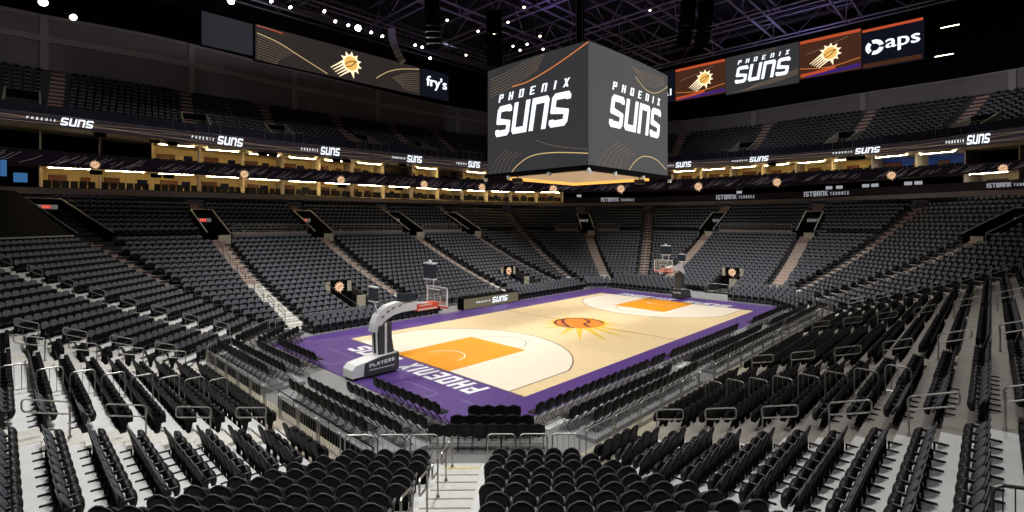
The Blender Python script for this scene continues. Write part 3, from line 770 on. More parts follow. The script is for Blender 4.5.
for a in UCUT:
    i = int(a); t = a - i; e = (RING[i+1]-RING[i]).normalized(); n = NRM[i].lerp(NRM[i+1], t).normalized()
    p0, z0 = updeck(i, t, .6); p1, z1 = updeck(i, t, 5.5)
    mb = MB()
    for s in (-1.25, 1.25):
        A, B = p0 + e*s, p1 + e*s
        mb.prism([(*A, z0), (*B, z0+.1), (*B, z1 + .75), (*A, z0 + 1.15)], (e.x*.14, e.y*.14, 0), 0)
    mb.obox((*(p1), (z0+z1)/2 + .3), (e.x*1.25, e.y*1.25, 0), (n.x*.06, n.y*.06, 0), (0,0,(z1-z0)/2+.3), 1)
    mb.obox((*((p0+p1)/2), z0 + .05), (e.x*1.2, e.y*1.2, 0), (*((p1-p0)/2), 0), (0,0,.03), 1)
    structure(mb, 'wall_upper_portal', [M['beigewall'], M['black']])
    t_ = empty('exit_sign', (*(p1 - n*.16), z0 + (z1-z0)*.62), math.atan2(e.y, e.x), label='red exit sign in a doorway of the upper deck', cat='sign', group='exit signs of the upper deck')
    b = MB(); b.box(-.34, .34, -.05, .05, -.15, .15); b.build('box', M['black'], t_)
    put([[(x - .3, y - .11) for x, y in P] for P in word('EXIT', .6, .22, t=.24, adv=.3, gw=.6)], lambda x, y, d: (x, -.051 - d, y), .01, 'lettering', M['exit'], t_)
# wall behind the upper deck, ledge, posts and the dark void above it
ul = min(range(NB+1), key=lambda i: abs(RU[i]-520))
mb = MB(); strip(mb, add_z(Z_['L7'], -2), Z_['L8'], UP, UP); strip(mb, Z_['L8'], Z_['L8'], UP, UP+2)
structure(mb, 'wall_upper', M['wallgrey'])
mb = MB()
zl = [lerp(a, b, .42) for a, b in zip(Z_['L7'], Z_['L8'])]; zh = [lerp(a, b, .56) for a, b in zip(Z_['L7'], Z_['L8'])]
strip(mb, zl, zh, UP-.25, UP-.25, 0, ul); strip(mb, zh, zh, UP-.25, UP, 0, ul); strip(mb, zl, zl, UP-.25, UP, 0, ul)
zl = [lerp(a, b, .95) for a, b in zip(Z_['L7'], Z_['L8'])]
strip(mb, zl, add_z(Z_['L8'], .1), UP-.15, UP-.15, 0, NB)
for i in range(2, NB, 3):
    e = (RING[min(i+1,NB)]-RING[i]).normalized(); p = off(i, UP-.15); z0, z1 = Z_['L7'][i]-1, Z_['L8'][i]
    mb.obox((*p, (z0+z1)/2), (e.x*.35, e.y*.35, 0), (*(NRM[i]*.12), 0), (0,0,(z1-z0)/2))
structure(mb, 'trim_6', M['wallband'])
mb = MB(); strip(mb, add_z(Z_['L8'], -1), [38.]*(NB+1), UP+2.2, UP+2.2); structure(mb, 'wall_void', M['black'])
# front rails of the upper deck over the doorways
for a in UCUT + [x for x in UA if all(abs(x-y)*BAY > 5 for y in UCUT)]:
    i = int(a); t = a - i; e = (RING[i+1]-RING[i]).normalized(); p = off(i, .25).lerp(off(i+1, .25), t); z = lerp(Z_['L6'][i], Z_['L6'][i+1], t)
    if RU[i] < -20: continue
    r = empty('guard_rail', (*p, z), math.atan2(e.y, e.x), label='thin steel guard rail at the front edge of the upper deck', cat='rail', group='guard rails of the upper deck')
    b = MB(); b.tube([(-2.2,0,0),(-2.2,0,1.35),(2.2,0,1.35),(2.2,0,0)], .035, 6); b.build('frame', M['steel'], r)
    b = MB()
    for x in (-1.1, 0, 1.1): b.tube([(x,0,0),(x,0,1.33)], .022, 5)
    b.build('baluster', M['steel'], r)

st = stuff.build('arena_seats', [M['shell'], M['pad']]); tag(st, 'rows of empty dark arena seats filling the rest of the bowl and the upper deck', 'seats', None, 'stuff')

# ------------------------------------------------------------------ the court
court = empty('basketball_court', (0,0,0), label='pale maple basketball court with orange keys and purple surround', cat='court')
def flat(mb, pts, z, m=0): return mb.add([(x, y, z) for x, y in pts], [tuple(range(len(pts)))], m)
def ring_poly(r0, r1, a0, a1, c, n=48):
    return [[(c[0]+r*math.cos(a), c[1]+r*math.sin(a)) for r, a in ((r0, lerp(a0,a1,i/n)), (r1, lerp(a0,a1,i/n)), (r1, lerp(a0,a1,(i+1)/n)), (r0, lerp(a0,a1,(i+1)/n)))] for i in range(n)]
HX, HY = 14.325, 7.62
b = MB(); b.box(-18.4, 17.8, -9.3, 10.2, 0., .03); b.build('apron', M['purple'], court)
b = MB(); b.box(-HX, HX, -HY, HY, .03, .036); pl = b.build('playing_surface', M['wood'], court)
def arc3(s):                                    # area inside the three point line at end s
    c = (s*(HX-1.575), 0); R = 7.24; ys = 6.706; a = math.asin(ys/R)
    pts = [(s*HX, -ys*1.), (c[0] - s*R*math.cos(a), -ys)] + [(c[0] - s*R*math.cos(t), R*math.sin(t)) for t in [lerp(-a, a, i/40) for i in range(1, 40)]] + [(c[0] - s*R*math.cos(a), ys), (s*HX, ys)]
    return pts if s < 0 else pts
for s in (-1, 1):
    b = MB(); flat(b, arc3(s), .040); b.build('pale_arc_area', M['woodpale'], court)
    b = MB(); p = arc3(s)
    for u, v in zip(p, p[1:]):
        d = Vector((v[0]-u[0], v[1]-u[1])); d.normalize(); q = (-d.y*.03, d.x*.03)
        flat(b, [(u[0]-q[0],u[1]-q[1]),(v[0]-q[0],v[1]-q[1]),(v[0]+q[0],v[1]+q[1]),(u[0]+q[0],u[1]+q[1])], .047)
    b.build('three_point_line', M['linep'], court)
    b = MB(); flat(b, [(s*HX,-2.44),(s*(HX-5.79),-2.44),(s*(HX-5.79),2.44),(s*HX,2.44)], .044); b.build('painted_key', M['orange'], court)
    b = MB()
    for q in ring_poly(1.19, 1.25, -PI/2, PI/2, (s*(HX-1.575)*-1*-1, 0), 30): flat(b, [(s*(HX-1.575) - s*(x - s*(HX-1.575)) if s > 0 else x, y) for x, y in q], .049)
    b.build('restricted_arc', M['white'], court)
    b = MB()
    for q in ring_poly(1.80, 1.85, -PI/2, PI/2, (0, 0), 30): flat(b, [(s*(HX-5.79) - s*x, y) for x, y in q], .048)
    b.build('free_throw_arc', M['led_thin'] if False else M['linep'], court)
    b = MB(); b.box(min(s*HX, s*(HX-.05)), max(s*HX, s*(HX-.05)), -HY, HY, .046, .049); b.build('baseline', M['linep'], court)
    # letters on the apron, heads outward
    fn = lambda x, y, d: (s*14.52 + s*y, -s*(-5.75) * 0 + (s*-1)*0 + (-5.75 + x if s < 0 else 5.75 - x), .034 + d)
    put(word('PHOENIX', 5.9, 1.2, t=.20, adv=.2, gw=.62, shear=.12), fn, .004, 'apron_lettering', M['white'], court)
    fn2 = lambda x, y, d: (s*14.52 + s*y, (1.15 + x if s < 0 else -1.15 - x), .034 + d)
    put(word('SUNS', 4.3, 1.2, t=.22, adv=.14, gw=.86, shear=.2), fn2, .004, 'apron_lettering', M['white'], court)
b = MB(); b.box(-.025, .025, -HY, HY, .040, .042); b.build('half_court_line', M['linep'], court)
# centre emblem
b = MB(); R = 1.83
for a, L in ((-2.20,6.0),(-2.50,5.7),(-2.80,5.0),(-1.90,5.9),(-1.60,5.2),(-1.1,3.3),(-.75,2.9),(-.3,2.6),(.15,2.5),(.6,2.5),(1.05,2.5),(1.5,2.6),(1.95,2.7),(2.45,2.9),(2.95,3.6)):
    w = .14; flat(b, [(R*.95*math.cos(a-w), R*.95*math.sin(a-w)), (L*math.cos(a), L*math.sin(a)), (R*.95*math.cos(a+w), R*.95*math.sin(a+w))], .044)
for q in ring_poly(0, R*1.1, 0, 2*PI, (0,0), 40): flat(b, q, .0445)
b.build('emblem_rays', M['sunyellow'], court)
b = MB(); flat(b, [(R*math.cos(2*PI*i/40), R*math.sin(2*PI*i/40)) for i in range(40)], .047); b.build('emblem_ball', M['ballorange'], court)
b = MB()
for q in ring_poly(R*.92, R*1.03, -.9, 3.6, (0,0), 40): flat(b, q, .050)
def seam(fn, w=.12):
    p = [fn(i/14) for i in range(15)]
    for u, v in zip(p, p[1:]):
        d = Vector((v[0]-u[0], v[1]-u[1])); d.normalize(); q = (-d.y*w, d.x*w)
        flat(b, [(u[0]-q[0],u[1]-q[1]),(v[0]-q[0],v[1]-q[1]),(v[0]+q[0],v[1]+q[1]),(u[0]+q[0],u[1]+q[1])], .050)
seam(lambda t: (R*(-.75+1.5*t)*.75 + .2*R, R*(-.75+1.5*t)*.7 - .25*R + .18*R*math.sin(2*PI*t)))
seam(lambda t: (R*(-.8+1.45*t)*.72 - .3*R, R*(-.62+1.4*t)*.75 + .3*R + .2*R*math.sin(PI*t)))
b.build('emblem_seams', M['maroon'], court)
b = MB()
for (x0,y0,x1,y1) in ((-17.9,3.,-16.4,3.),(-16.4,3.,-16.4,6.4),(-17.9,3.,-17.9,6.4),(-17.6,-4.6,-16.6,-4.6),(-16.6,-4.6,-16.6,-2.2),(-17.6,-2.2,-16.6,-2.2),(-17.2,-7.2,-16.4,-7.2),(-16.4,-7.2,-16.4,-6.)):
    b.box(min(x0,x1)-.02, max(x0,x1)+.02, min(y0,y1)-.02, max(y0,y1)+.02, .031, .034)
b.build('apron_lines', mat('faint apron line', (.30,.26,.42), .5), court)

# ------------------------------------------------------------------ basketball stanchions
def stanchion(x, flip, label):
    r = empty('basketball_hoop', (x, 0, .036), PI if flip else 0, label=label, cat='hoop')
    # local: baseline side at 0, +x towards the court; board face at +1.22
    b = MB(); prof = [(-4.15,.12),(-4.15,.5),(-3.95,.70),(-3.2,.82),(-2.6,.95),(-1.75,.98),(-1.72,.12)]
    b.prism([(px, -.46, pz) for px, pz in prof], (0, .92, 0), 0); bs = b.build('base', M['hoopw'], r)
    b = MB(); pf = [(-3.55,.10),(-3.5,.72),(-2.6,.90),(-1.74,.94),(-1.70,.10)]
    for sy in (-.52, .46): b.prism([(px, sy, pz) for px, pz in pf], (0, .06, 0))
    b.prism([(-1.70,-.52,.1),(-1.70,.52,.1),(-1.70,.52,.97),(-1.70,-.52,.97)], (.06,0,0)); b.build('base_padding', M['hoopk'], bs)
    put(word('PLAYERS', 1.4, .17, t=.26, adv=.2, gw=.75), lambda a, c, d: (-3.3 + a, -.525 - d, .50 + c + a*.07), .012, 'lettering', M['white'], bs)
    put(word('PLAYERS', .8, .17, t=.26, adv=.2, gw=.75), lambda a, c, d: (-1.635 + d, -.4 + a, .52 + c), .012, 'lettering', M['white'], bs)
    b = MB(); b.box(-3.3, -1.9, -.53, -.52, .36, .39); b.build('white_stripe', M['white'], bs)
    b = MB()
    for wx in (-3.9, -2.1):
        for wy in (-.36, .36): b.tube([(wx, wy-.05, .08), (wx, wy+.05, .08)], .08, 10)
    b.build('wheel', M['black'], r)
    b = MB(); b.prism([(-2.62,-.33,.95),(-1.80,-.33,.97),(-1.92,-.33,1.7),(-1.95,-.33,2.5),(-2.65,-.33,2.35),(-2.68,-.33,1.6)], (0,.66,0), 0)
    mastp = b.build('mast', M['hoopk'], r)
    b = MB()
    for yy in (-.25, .12): b.tube([(-2.72, yy, 1.0), (-2.78, yy, 2.4)], .05, 6)
    b.box(-2.34, -2.22, -.345, -.335, .97, 2.5); b.build('mast_strut', M['hoopw'], mastp)
    up = [(-2.92,2.1),(-2.86,2.5),(-2.70,2.85),(-2.42,3.12),(-2.05,3.32),(-1.5,3.42),(-.7,3.36),(.2,3.20),(1.0,3.12)]
    lo = [(-2.55,2.05),(-2.52,2.3),(-2.35,2.5),(-2.1,2.66),(-1.75,2.80),(-1.3,2.88),(-.7,2.90),(.2,2.88),(1.0,2.86)]
    b = MB()
    for (p, q, p2, q2) in zip(up, up[1:], lo, lo[1:]): b.prism([(p[0],-.24,p[1]),(q[0],-.24,q[1]),(q2[0],-.24,q2[1]),(p2[0],-.24,p2[1])], (0,.48,0))
    arm = b.build('boom', M['hoopw'], r)
    b = MB()
    for a, c in ((-2.5,2.75),(-2.2,2.98),(-1.9,3.12),(-1.5,3.2)): b.prism([(a,-.246,c),(a+.14,-.246,c+.1),(a+.22,-.246,c+.08),(a+.08,-.246,c-.02)], (0,.006,0))
    b.build('boom_slots', M['black'], arm)
    b = MB(); b.box(-.35, 1.0, -.28, .28, 2.80, 3.17); pd = b.build('boom_padding', M['red'], r)
    b = MB(); b.box(-.28, .95, -.285, -.281, 2.84, 2.90); b.box(-.2, .6, -.285, -.281, 3.07, 3.11); b.build('pad_stripe', M['white'], pd)
    b = MB(); b.box(-1.25, -.45, -.3, .3, 3.40, 3.78); b.build('counterweight_box', M['scr_off'], r)
    # board
    bd = MB(); bd.box(1.14, 1.17, -.89, .89, 2.92, 3.93); board = bd.build('backboard', M['glass'], r)
    b = MB(); y, z0, z1 = .915, 2.90, 3.96
    for q in ((-y,z0,y,z0+.05),(-y,z1-.05,y,z1),(-y,z0,-y+.05,z1),(y-.05,z0,y,z1)): b.box(1.12, 1.19, q[0], q[2], q[1], q[3])
    for q in ((-.30,3.10,.30,3.15),(-.30,3.51,.30,3.56),(-.30,3.10,-.25,3.56),(.25,3.10,.30,3.56)): b.box(1.17, 1.185, q[0], q[2], q[1], q[3])
    b.build('board_frame', M['white'], board)
    b = MB(); b.box(1.10, 1.21, -.92, .92, 2.83, 2.92); b.build('board_padding', M['red'], board)
    b = MB(); b.box(1.19, 1.36, -.09, .09, 2.98, 3.08); b.tube([(1.575+.235*math.cos(2*PI*i/20), .235*math.sin(2*PI*i/20), 3.05) for i in range(20)], .012, 6, True); rim = b.build('rim', M['rim'], r)
    b = MB()
    for i in range(12):
        for k in (-1, 1):
            b.tube([(1.575+rr*math.cos(2*PI*(i+k*j*.5)/12), rr*math.sin(2*PI*(i+k*j*.5)/12), 3.04-.13*j) for j, rr in enumerate((.225,.18,.15,.14))], .006, 3)
    b.build('net', M['net'], rim)
    # timers
    b = MB(); b.box(.55, .80, -.42, .42, 4.42, 5.28); tm = b.build('shot_clock', M['scr_off'], r)
    b = MB(); b.box(.53, .82, -.44, .44, 5.24, 5.32); b.box(.53, .82, -.44, .44, 4.38, 4.46); b.build('clock_edge', M['white'], tm)
    b = MB(); b.tube([(.68, -.3, 3.9), (.68, -.3, 4.42)], .03, 6); b.tube([(.68, .3, 3.9), (.68, .3, 4.42)], .03, 6); b.tube([(.68,-.3,3.9),(1.12,-.3,3.8)], .025, 5); b.tube([(.68,.3,3.9),(1.12,.3,3.8)], .025, 5); b.build('clock_bracket', M['hoopw'], tm)
    b = MB(); b.lathe([(.0,0),(.10,0),(.07,.12),(0,.16)], (.68,0,5.32), 10); b.build('beacon', M['white'], tm)
    b = MB(); b.box(-2.85, -2.72, -.32, .32, 3.62, 4.28); rc = b.build('rear_display', M['scr_off'], r)
    b = MB(); b.box(-2.87, -2.70, -.36, .36, 4.28, 4.34); b.box(-2.87, -2.70, -.36, .36, 3.56, 3.62); b.tube([(-2.75,0,3.56),(-2.55,0,2.9)], .04, 6); b.build('display_frame', M['white'], rc)
    return r
stanchion(-HX, False, 'near basketball hoop with white boom and padded base at the purple baseline')
stanchion(HX, True, 'far basketball hoop at the opposite end of the court before the end seats')

# ------------------------------------------------------------------ courtside chairs
pc = empty('courtside_chair', label='chair', cat='chair')
def cush(cx, cy, cz, hx, hy, hz, tilt=0., nb=5):
    def Fn(u, v):
        x, y = u*2-1, v*2-1; k = math.sqrt(max(.08, 1 - .90*abs(y)**3.4)) if tilt > 0 else 1 - .12*x*x*y*y; e = (1-abs(x)**4)*(1-abs(y)**4)
        X, Y, Z = cx + hx*x*k, hy*y*(1-.07*x*x), hz*(.35+.65*e)
        c, s = math.cos(tilt), math.sin(tilt)
        return (X, cy + Y*c - Z*s, cz + Y*s + Z*c), (X, cy + Y*c + Z*s*.8, cz + Y*s - Z*c*.8)
    return Fn
MB().sheet(cush(0, .02, .46, .225, .215, .04), 5, 5, 0).build('seat', M['chair'], pc, True)
bo = MB().sheet(cush(0, -.235, .67, .262, .245, .038, PI/2 + .14), 6, 8, 0).build('backrest', M['chair'], pc, True)
for sx in (-1, 1):
    b = MB(); x = .235*sx
    b.tube([(x,.24,.0),(x,.0,.34),(x,-.17,.55),(x,-.25,.86)], .013, 5); b.build('leg', M['chairleg'], pc)
    b = MB(); b.tube([(x*.93,-.27,.0),(x*.93,.0,.33),(x*.93,.16,.45)], .013, 5); b.build('leg', M['chairleg'], pc)
b = MB(); b.tube([(-.22,-.22,.06),(.22,-.22,.06)], .009, 5); b.build('stretcher', M['chairleg'], pc)
b = MB(); b.tube([(-.23,.21,.045),(.23,.21,.045)], .009, 5); b.build('stretcher', M['chairleg'], pc)
reg(pc); usedc = False
def chair(x, y, z, rz, lab, grp):
    global usedc
    if not usedc: pc.location = (x,y,z); pc.rotation_euler = (0,0,rz); tag(pc, lab, 'chair', grp); usedc = True
    else: dup(pc, (x,y,z), rz, lab, grp)
def chair_row(p0, p1, z, rz, lab, grp, pitch=.545):
    a, c = Vector(p0), Vector(p1); n = max(1, round((c-a).length/pitch))
    for i in range(n+1): q = a.lerp(c, i/n); chair(q.x, q.y, z, rz + random.uniform(-.03,.03), lab, grp)
EX = -PI/2                                       # faces +x
LB = ('black padded chair in the angled rows between the near hoop and the corner block', 'chairs behind the near baseline right of the hoop')
for x, y0, y1, z in ((-18.55,-3.1,-7.3,.03),(-19.65,-2.9,-8.0,.03),(-20.75,-1.6,-8.1,.2),(-21.6,-1.8,-7.4,.36)): chair_row((x,y0), (x,y1), z, EX, *LB)
LB = ('black padded chair in the short rows left of the near hoop base', 'chairs behind the near baseline left of the hoop')
for x, y0, y1, z in ((-18.6,7.3,2.9,.03),(-19.65,7.6,2.3,.03),(-20.7,8.3,1.4,.2),(-21.55,7.9,1.2,.36)): chair_row((x,y0), (x,y1), z, EX, *LB)
d45 = Vector((1,1)).normalized(); e45 = Vector((1,-1)).normalized(); C2 = Vector((CX, CY)); fw2 = Vector(FW); rt2 = Vector(RT)
LB = ('black padded chair in the three corner rows facing the near right corner of the court', 'chairs in the near court corner')
for Z, u0, u1, n in ((18.3,475.5,514,4),(17.4,458.5,526.5,6),(16.55,437,537,8)):
    for i in range(n):
        u = lerp(u0, u1, i/(n-1)); p = C2 + fw2*Z + rt2*((u-512)/F*Z)
        chair(p.x, p.y, {18.3:.03,17.4:.03,16.55:.06}[Z], YAW - PI/2, *LB)
LB = ('black padded chair in the three short rows turned to the far left near corner', 'chairs in the left court corner')
for (p0, p1, z) in (((-20.3,9.0),(-18.0,11.3),.2),((-19.3,8.4),(-17.3,10.4),.03),((-18.3,7.9),(-16.7,9.5),.03)): chair_row(p0, p1, z, -3*PI/4, *LB)
LB = ('black padded chair in the rows beside the purple edge of the near sideline', 'chairs along the near sideline')
for (y, z, spans) in ((-9.85,.03,((-16.1,-8.3),(-7.5,-6.6),(-5.4,3.6),(6.9,15.2))), (-11.0,.03,((-15.6,-8.2),(-5.5,4.6),(7.0,15.8))), (-11.95,.2,((-15.4,-7.5),(-5.0,5.6),(7.2,15.2)))):
    for x0, x1 in spans: chair_row((x0,y), (x1,y), z, 0, *LB)
# low riser platforms under the back rows
for nm, (x0,x1,y0,y1,h), lab in (('riser_platform', (-22.1,-20.1,-8.6,-1.2,.16), 'low grey platform under the chair rows right of the near hoop'),
    ('riser_platform', (-22.1,-20.1,.9,8.4,.16), 'low grey platform under the chair rows left of the near hoop'),
    ('riser_platform', (-15.9,-7.1,-12.4,-11.55,.16), 'low grey platform under the back chairs nearest the camera on the sideline'),
    ('riser_platform', (-5.4,6.1,-12.4,-11.55,.16), 'low grey platform under the back chairs midway along the sideline'),
    ('riser_platform', (6.7,15.8,-12.4,-11.55,.16), 'low grey platform under the back chairs at the far end of the sideline')):
    r = empty(nm, ((x0+x1)/2, (y0+y1)/2, 0), label=lab, cat='platform'); cx, cy = (x0+x1)/2, (y0+y1)/2
    b = MB(); b.box(x0-cx, x1-cx, y0-cy, y1-cy, .0, h); dk = b.build('deck', M['skirt'], r)
    if nm and x0 < -18:
        b = MB(); b.box(-21.98-cx, -21.1-cx, y0-cy+.05, y1-cy-.05, h, h+.16); b.build('upper_step', M['skirt'], r)
        b = MB(); b.box(x0-cx-.04, x0-cx, y0-cy, y1-cy, .0, h+.22); b.build('back_panel', M['black'], r)
        b = MB(); b.tube([(x0-cx-.02, y0-cy, h+.55), (x0-cx-.02, y1-cy, h+.55)], .02, 5)
        for q in range(6): yy = lerp(y0, y1, q/5) - cy; b.tube([(x0-cx-.02, yy, h), (x0-cx-.02, yy, h+.55)], .016, 5)
        b.build('back_rail', M['black'], r)
    else:
        b = MB(); b.box(x0-cx, x1-cx, y1-cy, y1-cy+.03, 0, h-.01); b.build('fascia_board', M['white'], r)
        n = int((x1-x0)/1.2); b = MB()
        for q in range(1, n): xx = lerp(x0, x1, q/n) - cx; b.box(xx-.012, xx+.012, y0-cy, y1-cy, h, h+.003)
        b.build('seam', M['black'], dk)
for k, (x0, x1, lab) in enumerate(((-16.2,-7.9,'pale segmented floor strip behind the front chairs nearest the camera'), (-5.6,4.0,'pale segmented floor strip behind the front chairs midway along the sideline'))):
    r = empty('floor_strip', ((x0+x1)/2, -10.42, 0), label=lab, cat='cover'); n = int((x1-x0)/.62)
    b = MB(); 
    for q in range(n): b.box(x0-(x0+x1)/2+q*(x1-x0)/n+.02, x0-(x0+x1)/2+(q+1)*(x1-x0)/n-.02, -.13, .13, .0, .045)
    b.build('panel', M['white_floor'], r)
# far side and far end retractable rows (too small and many to single out)
far = MB(); stuff2 = far
def far_row(p0, p1, z, rz, h=0.):
    a, c = Vector(p0), Vector(p1); n = int((c-a).length/.53); cs, sn = math.cos(rz), math.sin(rz)
    for i in range(n):
        q = a.lerp(c, (i+.5)/n); o = len(far.v)
        far.v.extend([(q.x + px*cs - py*sn, q.y + px*sn + py*cs, z + pz) for px, py, pz in LS[0]]); far.f.extend([tuple(o+i for i in f) for f in LS[1]]); far.m.extend(LS[2])
deck = MB()
for k, (y, z) in enumerate(((10.55,.03),(11.3,.2),(12.05,.36),)):
    for x0, x1 in ((-15.4,-4.6),(4.7,15.6)):
        far_row((x0,y), (x1,y), z, PI)
        if k: deck.box(x0, x1, y-.35, y+.42, 0, z)
for k, (x, z) in enumerate(((18.6,.03),(19.35,.18),(20.1,.34),(20.9,.5),(21.7,.66))):
    for y0, y1 in ((9.6,1.9),(-3.9,-9.0)):
        far_row((x,y0), (x,y1), z, PI/2)
        if k: deck.box(x-.35, x+.42, min(y0,y1), max(y0,y1), 0, z)
for k in range(3):
    far_row((16.2+k*.55,10.9+k*.5), (18.3+k*.55,8.9+k*.5), .03+.17*k, 3*PI/4)
    far_row((18.4+k*.55,-8.0-k*.5), (16.0+k*.55,-10.5-k*.5), .03+.17*k, PI/4)
tag(far.build('retractable_seats', [M['shell'], M['pad']]), 'dark retractable seat rows beside the court on the far sideline and far baseline', 'seats', None, 'stuff')
structure(deck, 'floor_retractable_decks', M['darkdeck'])
# scorers table with its board
t = empty('scorers_table', (.8, 10.2, .03), label='long table with a gold grey advertising screen on the far sideline', cat='table')
b = MB(); b.box(-3.35, 3.4, 0, .06, .05, .92); sc = b.build('board_screen', M['boardgold'], t)
put(ribbon_logo(3.9, .5), lambda x, y, d: (-1.9 + x, -.002 - d, .26 + y), .01, 'lettering', M['led_w'], sc)
b = MB(); b.box(-3.4, 3.45, -.03, .75, .92, .97); b.build('table_top', M['black'], t)
b = MB(); b.box(-3.42, -3.35, -.03, .75, 0, .92); b.build('end_panel', M['black'], t)
b = MB(); b.box(3.4, 3.47, -.03, .75, 0, .92); b.build('end_panel', M['black'], t)

# ------------------------------------------------------------------ tunnels with lit emblems
for i, w in TUN:
    sd = SD[i]; mb = MB(); k1 = 6
    for s in (-1.2, 1.2):
        A, B = sd.P(w+s, -.01), sd.P(w+s, k1/N); e = sd.e*.12*(1 if s > 0 else -1)
        mb.prism([(*A, 0), (*B, 0), (*B, zk(k1)+.35), (*A, .45)], (e.x, e.y, 0), 2)
        mb.tube([(*A, .5), (*A, .95), (*B, zk(k1)+.9), (*B, zk(k1)+.3)], .03, 5, m=3)
    A, B = sd.P(w-1.2, k1/N), sd.P(w+1.2, k1/N)
    mb.prism([(*A, zk(k1)-.2), (*B, zk(k1)-.2), (*B, zk(k1)+.9), (*A, zk(k1)+.9)], (sd.n.x*.1, sd.n.y*.1, 0), 0)
    A, B = sd.P(w-1.2, k1/N), sd.P(w+1.2, k1/N); mb.prism([(*A, 0), (*B, 0), (*B, zk(k1)), (*A, zk(k1))], (-sd.n.x*.05, -sd.n.y*.05, 0), 1)
    A = sd.P(w-1.15, (k1-2.6)/N); B = sd.P(w-.35, (k1-2.6)/N); mb.prism([(*A, 0), (*B, 0), (*B, zk(k1)-.1), (*A, zk(k1)-.1)], (sd.n.x*.08, sd.n.y*.08, 0), 0)
    structure(mb, 'wall_tunnel', [M['beigewall'], M['black'], M['darkdeck'], M['darksteel']])
    c = sd.P(w, k1/N) - sd.n*.12
    t = empty('emblem_sign', (*c, zk(k1)+.45), label={(4,6.6):'lit orange sun emblem over the tunnel right of the scorers table', (4,26.8):'lit orange sun emblem over the tunnel left of the near hoop boom', (2,6.3):'lit orange sun emblem over the tunnel beside the far hoop'}[(i,w)], cat='sign')
    put_sun((0,0,0), (-sd.e.x,-sd.e.y,0), (0,0,1), (-sd.n.x,-sd.n.y,0), .5, t, [M['logo_dim'], M['logo_dim'], M['sun_k']], streak=False)
    b = MB(); b.obox((sd.n.x*.03,sd.n.y*.03,0), (sd.e.x*.75,sd.e.y*.75,0), (sd.n.x*.03,sd.n.y*.03,0), (0,0,.55)); b.build('back_plate', M['black'], t)
# upper portals of the lower bowl
LEFTP = 0
for i, w in PORT:
    sd = SD[i]; mb = MB()
    for s in (-.95, .95):
        A, B = sd.P(w+s, 19/N), sd.P(w+s, 25/N); e = sd.e*.11
        mb.prism([(*A, zk(18)), (*B, zk(18)), (*B, zk(24)+.9), (*A, zk(18)+1.1)], (e.x, e.y, 0), 1)
        mb.tube([(*(A), zk(18)+1.12), (*B, zk(24)+.93)], .06, 5, m=0)
    A, B = sd.P(w-.95, 25/N), sd.P(w+.95, 25/N)
    mb.prism([(*A, zk(18)), (*B, zk(18)), (*B, zk(24)+.9), (*A, zk(24)+.9)], (sd.n.x*.1, sd.n.y*.1, 0), 1)
    mb.tube([(*A, zk(24)+.93), (*B, zk(24)+.93)], .05, 5, m=0)
    A, B = sd.P(w-.95, 18.7/N), sd.P(w+.1, 18.7/N)
    mb.prism([(*A, zk(18)), (*B, zk(18)), (*B, zk(18)+.85), (*A, zk(18)+.85)], (sd.n.x*.08, sd.n.y*.08, 0), 2)
    A, B = sd.P(w-2.2, 19/N), sd.P(w-.95, 19/N)
    mb.tube([(*A, zk(18)+1.05), (*B, zk(18)+1.05), (*B, zk(18))], .035, 5, m=0)
    structure(mb, 'wall_portal', [mat('dim portal rail', (.34,.33,.31), .6), M['black'], M['beigewall']])
    c = sd.P(w, 24.6/N) - sd.n*.08
    red = i in (4, 5)
    t = empty('exit_sign', (*c, zk(23)+.25), math.atan2(-sd.e.y, -sd.e.x), label=('red lit exit sign in a doorway of the left stand' if red else 'dim white doorway sign in a portal of the far and right stand'), cat='sign', group=('red exit signs of the left stand' if red else 'doorway signs of the far stand'))
    b = MB(); b.box(-.75, .75, -.04, .04, -.2, .2); b.build('box', M['exitbox'], t)
    b = MB(); b.box(-.34, .34, -.05, -.04, -.17, .17); b.build('lit_face', M['black'] if not red else mat('exit face', (.1,.01,.01), .5, emit=(.5,.02,.02), es=.6), t)
    put([[(x - .28, y - .11) for x, y in P] for P in word('EXIT', .56, .22, t=.24, adv=.3, gw=.6)], lambda x, y, d: (x, -.051 - d, y), .01, 'lettering', M['exit'] if red else M['led_d'], t)

# portal on the corner seam of the left stand, and the black cover over the empty top rows beside it
a5, c5 = Vector(IN[5]), Vector(OUT[5]); d5 = (c5-a5).normalized(); s5 = Vector((-d5.y, d5.x))
mb = MB(); PM = lambda t, s: a5.lerp(c5, t) + s5*s
for s in (-1.3, 1.3):
    A, B = PM(18.5/N, s), PM(26/N, s)
    mb.prism([(*A, zk(17)), (*B, zk(25)), (*B, zk(25)+1.3), (*A, zk(18)+1.2)], (s5.x*.11, s5.y*.11, 0), 1); mb.tube([(*A, zk(18)+1.22), (*B, zk(25)+1.32)], .06, 5, m=0)
for k in range(18, 27):
    A, B = PM((k+.1)/N, 0), PM((k+1.1)/N, 0); m_ = (A+B)/2; mb.obox((*m_, zk(k)+.03), (*((B-A)/2), 0), (*(s5*1.3), 0), (0,0,.03), 1)  # black slabs over the treads paint in the doorway's dark interior
A, B = PM(26/N, -1.3), PM(26/N, 1.3); mb.prism([(*A, zk(25)), (*B, zk(25)), (*B, zk(25)+1.3), (*A, zk(25)+1.3)], (d5.x*.1, d5.y*.1, 0), 1); mb.tube([(*A, zk(25)+1.32), (*B, zk(25)+1.32)], .05, 5, m=0)
structure(mb, 'wall_portal', [mat('dim portal rail', (.24,.23,.21), .6), M['black']])
c = PM(25.6/N, 0)
t = empty('exit_sign', (*c, zk(25)+.55), math.atan2(-s5.y, -s5.x), label='red lit exit sign in the doorway at the top left corner of the lower bowl', cat='sign')
